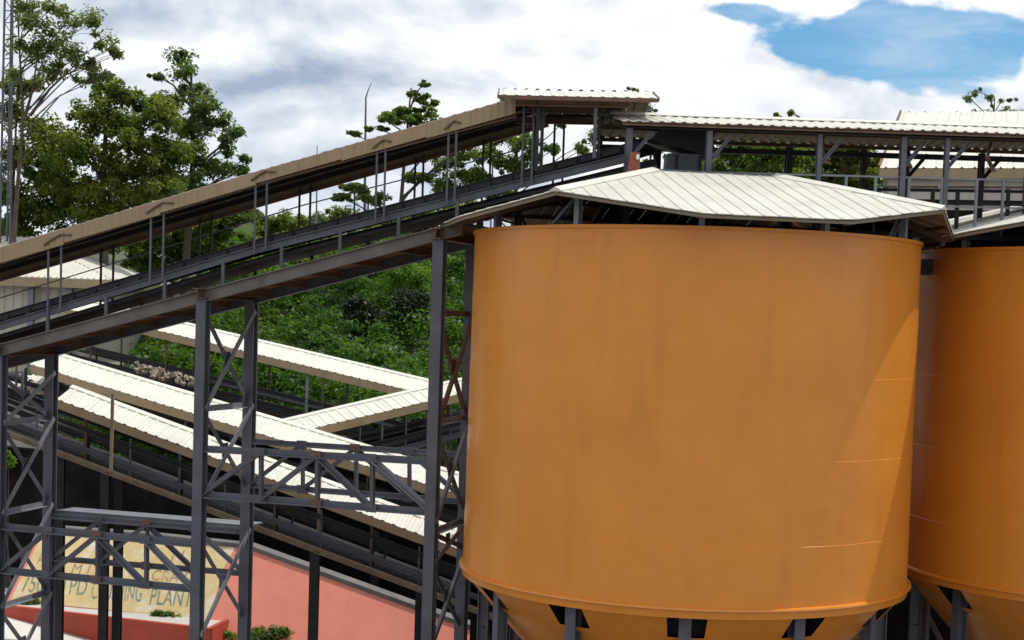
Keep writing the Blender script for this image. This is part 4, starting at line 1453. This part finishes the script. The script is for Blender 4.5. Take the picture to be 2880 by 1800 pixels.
tree('dark leafy tree standing below the climbing roof at left', 480, 68,
     [(560, 570, 90, 60), (450, 600, 90, 60), (620, 640, 80, 60), (500, 680, 110, 60), (400, 690, 90, 60), (680, 600, 60, 40), (330, 640, 90, 50), (580, 720, 100, 50), (430, 740, 90, 50)],
     'leaf_mid', trunk_r=0.11, density=0.85, per=75, clump=0.55, leaf=0.2)
tree('flat-layered tree with a spindly top above the climbing roof', 1085, 70,
     [(1192, 235, 26, 16), (1180, 262, 40, 18), (1205, 285, 48, 20), (1120, 322, 70, 13), (1180, 312, 80, 18), (1085, 338, 50, 11), (990, 375, 42, 12), (1060, 362, 60, 12), (1150, 340, 90, 22),
      (1000, 530, 60, 22), (960, 555, 55, 16), (1050, 560, 60, 25), (1190, 430, 60, 30), (1250, 400, 50, 25), (1290, 430, 50, 30), (1330, 400, 45, 25), (1180, 500, 70, 25)],
     'leaf_mid', trunk_r=0.15, density=0.5, per=60, clump=0.42, leaf=0.18, lean=0.08, flat=0.5)
tree('airy tree seen through the gap under the roof peak', 1430, 76,
     [(1400, 390, 70, 25), (1470, 400, 60, 35), (1360, 440, 70, 35), (1440, 460, 80, 35), (1330, 500, 80, 35), (1500, 440, 50, 25), (1580, 350, 28, 15), (1560, 420, 40, 22), (1640, 420, 40, 30), (1680, 380, 28, 40), (1270, 470, 60, 35), (1270, 520, 80, 40), (1390, 530, 90, 30)],
     'leaf_mid', trunk_r=0.13, density=0.62, per=70, clump=0.48, leaf=0.17)
tree('thin treetop peeking out right of the roof peak', 1800, 80,
     [(1780, 250, 26, 10), (1800, 290, 22, 14), (1830, 310, 30, 14), (1790, 340, 40, 25), (1850, 400, 60, 50), (1800, 470, 70, 40)],
     'leaf_haze', trunk_r=0.12, density=0.5, per=46, clump=0.42, leaf=0.16)
tree('dense green tree behind the left half of the gallery', 2120, 62,
     [(2060, 420, 80, 40), (2160, 420, 90, 45), (2250, 440, 60, 50), (2240, 520, 60, 50), (2050, 500, 90, 45), (2180, 500, 100, 45), (2120, 560, 120, 40), (2010, 470, 50, 40)],
     'leaf_mid', trunk_r=0.18, density=0.95, per=85, clump=0.55, leaf=0.18)
tree('olive tree behind the gallery beside the right building', 2360, 64,
     [(2300, 420, 80, 45), (2400, 425, 85, 45), (2450, 470, 50, 60), (2290, 510, 90, 45), (2410, 510, 80, 50), (2350, 560, 110, 40), (2182, 322, 16, 5), (2224, 316, 13, 9)],
     'leaf_olive', trunk_r=0.18, density=0.95, per=85, clump=0.52, leaf=0.18)
tree('long leafy hedge-like tree filling the view under the gallery', 2230, 68,
     [(x, y, 62, 45) for x in range(2000, 2470, 62) for y in (455, 520, 585)],
     'leaf_mid', trunk_r=0.16, density=0.8, per=70, clump=0.5, leaf=0.2)
tree('sparse bare-twigged treetop above the right building', 2760, 92,
     [(2745, 260, 26, 22), (2775, 275, 30, 14), (2725, 275, 24, 14), (2830, 282, 36, 10), (2770, 330, 70, 40), (2850, 330, 60, 40)],
     'leaf_haze', trunk_r=0.13, density=0.4, per=36, clump=0.42, leaf=0.17)
for i, (px, Y, m, lab, bl) in enumerate((
    (760, 84, 'leaf_olive', 'far yellowish tree seen between the roof and belt of the conveyor', [(740, 640, 70, 40), (830, 630, 70, 40), (780, 690, 90, 40), (690, 690, 60, 40)]),
    (900, 88, 'leaf_haze', 'far greyish tree behind the middle of the climbing conveyor', [(900, 640, 70, 45), (960, 610, 60, 40), (870, 700, 80, 40), (950, 690, 70, 40)]),
    (1060, 80, 'leaf_dark', 'dark tree at the top of the green slope below the belt', [(1040, 650, 70, 45), (1110, 630, 70, 50), (1000, 710, 80, 45), (1090, 710, 80, 45)]),
    (1200, 78, 'leaf_mid', 'green tree at the top of the slope left of the silo tower', [(1180, 610, 60, 50), (1250, 600, 60, 50), (1200, 680, 70, 50), (1280, 680, 50, 60)]),
    (1300, 82, 'leaf_olive', 'olive tree showing between the silo and its tower', [(1300, 600, 70, 50), (1330, 690, 60, 60), (1290, 760, 60, 40), (1400, 590, 70, 40)]),
    (900, 74, 'leaf_dark', 'dark shaded tree on the slope under the trestle girder', [(860, 740, 60, 35), (930, 750, 60, 35), (800, 730, 60, 35)]),
)):
    tree(lab, px, Y, bl, m, trunk_r=0.13, density=0.72, per=80, clump=0.6, leaf=0.2)


def ground_Y(px, py):
    """how far away the sight line meets the ground"""
    for Y in np.arange(44, 95, 0.25):
        q = P(px, py, Y)
        if q.z <= gz(q.x, Y):
            return float(Y)
    return 90.0


def bush(label, px, py, Y, rx, ry, m, nclump=26, per=90, clump=0.3, leaf=0.12, name='bush', flat=0.8):
    c = P(px, py, Y)
    s = Y / F_PX
    g = gz(c.x, Y)
    T = thing(name, V((c.x, Y, min(g, c.z))), label, 'bush', 'bushes')
    d = RNG.normal(size=(nclump, 3))
    d /= np.linalg.norm(d, axis=1, keepdims=True)
    q = np.array(c) + d * RNG.random((nclump, 1)) ** 0.5 * np.array([rx * s, rx * s * 0.8, ry * s])
    vs, fs = leaves(q, np.full(nclump, clump), per, leaf, flat=flat)
    o0 = np.array([c.x, Y, min(g, c.z)])
    np_mesh('foliage', vs - o0, fs, m, loc=tuple(o0), parent=T)
    b = MB()
    for k in range(5):
        e = V(q[k])
        b.tube([V((c.x + 0.06 * k, Y, min(g, c.z - ry * s) - 0.05)), e], [0.03, 0.01], 5)
    b.build('stem', 'bark', T)


bush('feathery bright green bamboo clump on the slope', 1140, 790, ground_Y(1140, 870) - 2.6, 60, 62, 'leaf_light', 80, 170, 0.35, 0.10, 'bamboo_clump')
bush('round shrub coloured near-black for the shade below the bamboo clump on the slope', 1150, 870, ground_Y(1150, 915) - 2.4, 62, 48, 'leaf_shade', 60, 120, 0.4, 0.15)  # this shrub and the next carry the hollows' shade in their colour
bush('shrub with glinting leaves, near-black for a shaded hollow on the slope', 1010, 890, ground_Y(1010, 945) - 2.4, 44, 55, 'leaf_shade', 44, 110, 0.36, 0.18)
bush('low scruffy plant growing in the red planter', 470, 1738, 40.6, 44, 20, 'leaf_mid', 46, 70, 0.15, 0.10)
bush('small tuft at the left end of the red planter', 80, 1695, 41.2, 25, 6, 'leaf_mid', 10, 50, 0.12, 0.08)
bush('green bush at the foot of the pink wall by the middle tower', 765, 1790, 40.0, 75, 26, 'leaf_mid', 110, 90, 0.18, 0.10)
bush('small grassy bush between planter and middle tower', 640, 1786, 40.0, 36, 10, 'leaf_light', 18, 70, 0.14, 0.09)
bush('bright green shrub at the left edge under the front conveyor', 14, 1290, 44.2, 22, 22, 'leaf_light', 16, 80, 0.2, 0.13)


def undergrowth():
    """creepers and scrub that cover the slope behind the conveyors"""
    n = 2600
    x = RNG.uniform(-20, 5, n)
    y = 46.5 + RNG.random(n) ** 1.2 * 30
    keep = ~((y > 53.5) & (x < -14))
    x, y = x[keep], y[keep]
    h = np.abs(RNG.normal(0, 0.55, len(x))) + 0.1 + 0.5 * (np.sin(x * 1.3) * np.sin(y * 0.9) > 0.3)
    h = np.minimum(h, 0.4 + (y - 46) * 0.2)
    z = gh(x, y) + h
    cs = np.stack([x, y, z], -1)
    vs, fs = leaves(cs, RNG.uniform(0.4, 0.8, len(cs)), 72, 0.20, flat=0.6, up=0.8, aspect=0.6)
    cx = gh(vs[::4, 0], vs[::4, 1])
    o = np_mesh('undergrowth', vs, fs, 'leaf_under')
    o['kind'] = 'stuff'
    o['label'] = 'dense green scrub and creepers covering the slope'
    o['category'] = 'undergrowth'


undergrowth()


def rubble():
    """pale broken stones dumped beside the rear conveyor"""
    b = MB()
    for k in range(90):
        px, py = 370 + 190 * random.random(), 0
        py = 1028 + (px - 370) * 0.27 + random.uniform(-12, 14)
        q = P(px, py, 50.5 + random.uniform(-0.4, 0.4))
        r = random.uniform(0.03, 0.10)
        rot = Matrix.Rotation(random.uniform(0, 6.28), 3, V((random.random(), random.random(), random.random() + 0.1)).normalized())
        pts = [q + rot @ V((random.uniform(0.6, 1) * r * sx, random.uniform(0.6, 1) * r * sy, random.uniform(0.4, 0.8) * r * sz)) for sz in (-1, 1) for sx, sy in ((-1, -1), (1, -1), (1, 1), (-1, 1))]
        b.add(pts, [(3, 2, 1, 0), (4, 5, 6, 7), (0, 1, 5, 4), (1, 2, 6, 5), (2, 3, 7, 6), (3, 0, 4, 7)])
    a, c = P(350, 1052, 50.6), P(580, 1116, 50.6)
    o = b.build('rubble', 'gold')
    o['kind'] = 'stuff'
    o['label'] = 'pale broken stones heaped beside the rear conveyor'
    o['category'] = 'rubble'
    t = MB().prism([a + V((0, -0.6, -0.12)), c + V((0, -0.6, -0.12)), c + V((0, 0.6, -0.02)), a + V((0, 0.6, -0.02)), ], V((0, 0, -0.3))).build('stone_ledge', 'coping')
    tag(t, 'low grey ledge under the heap of pale stones', 'ledge')


rubble()
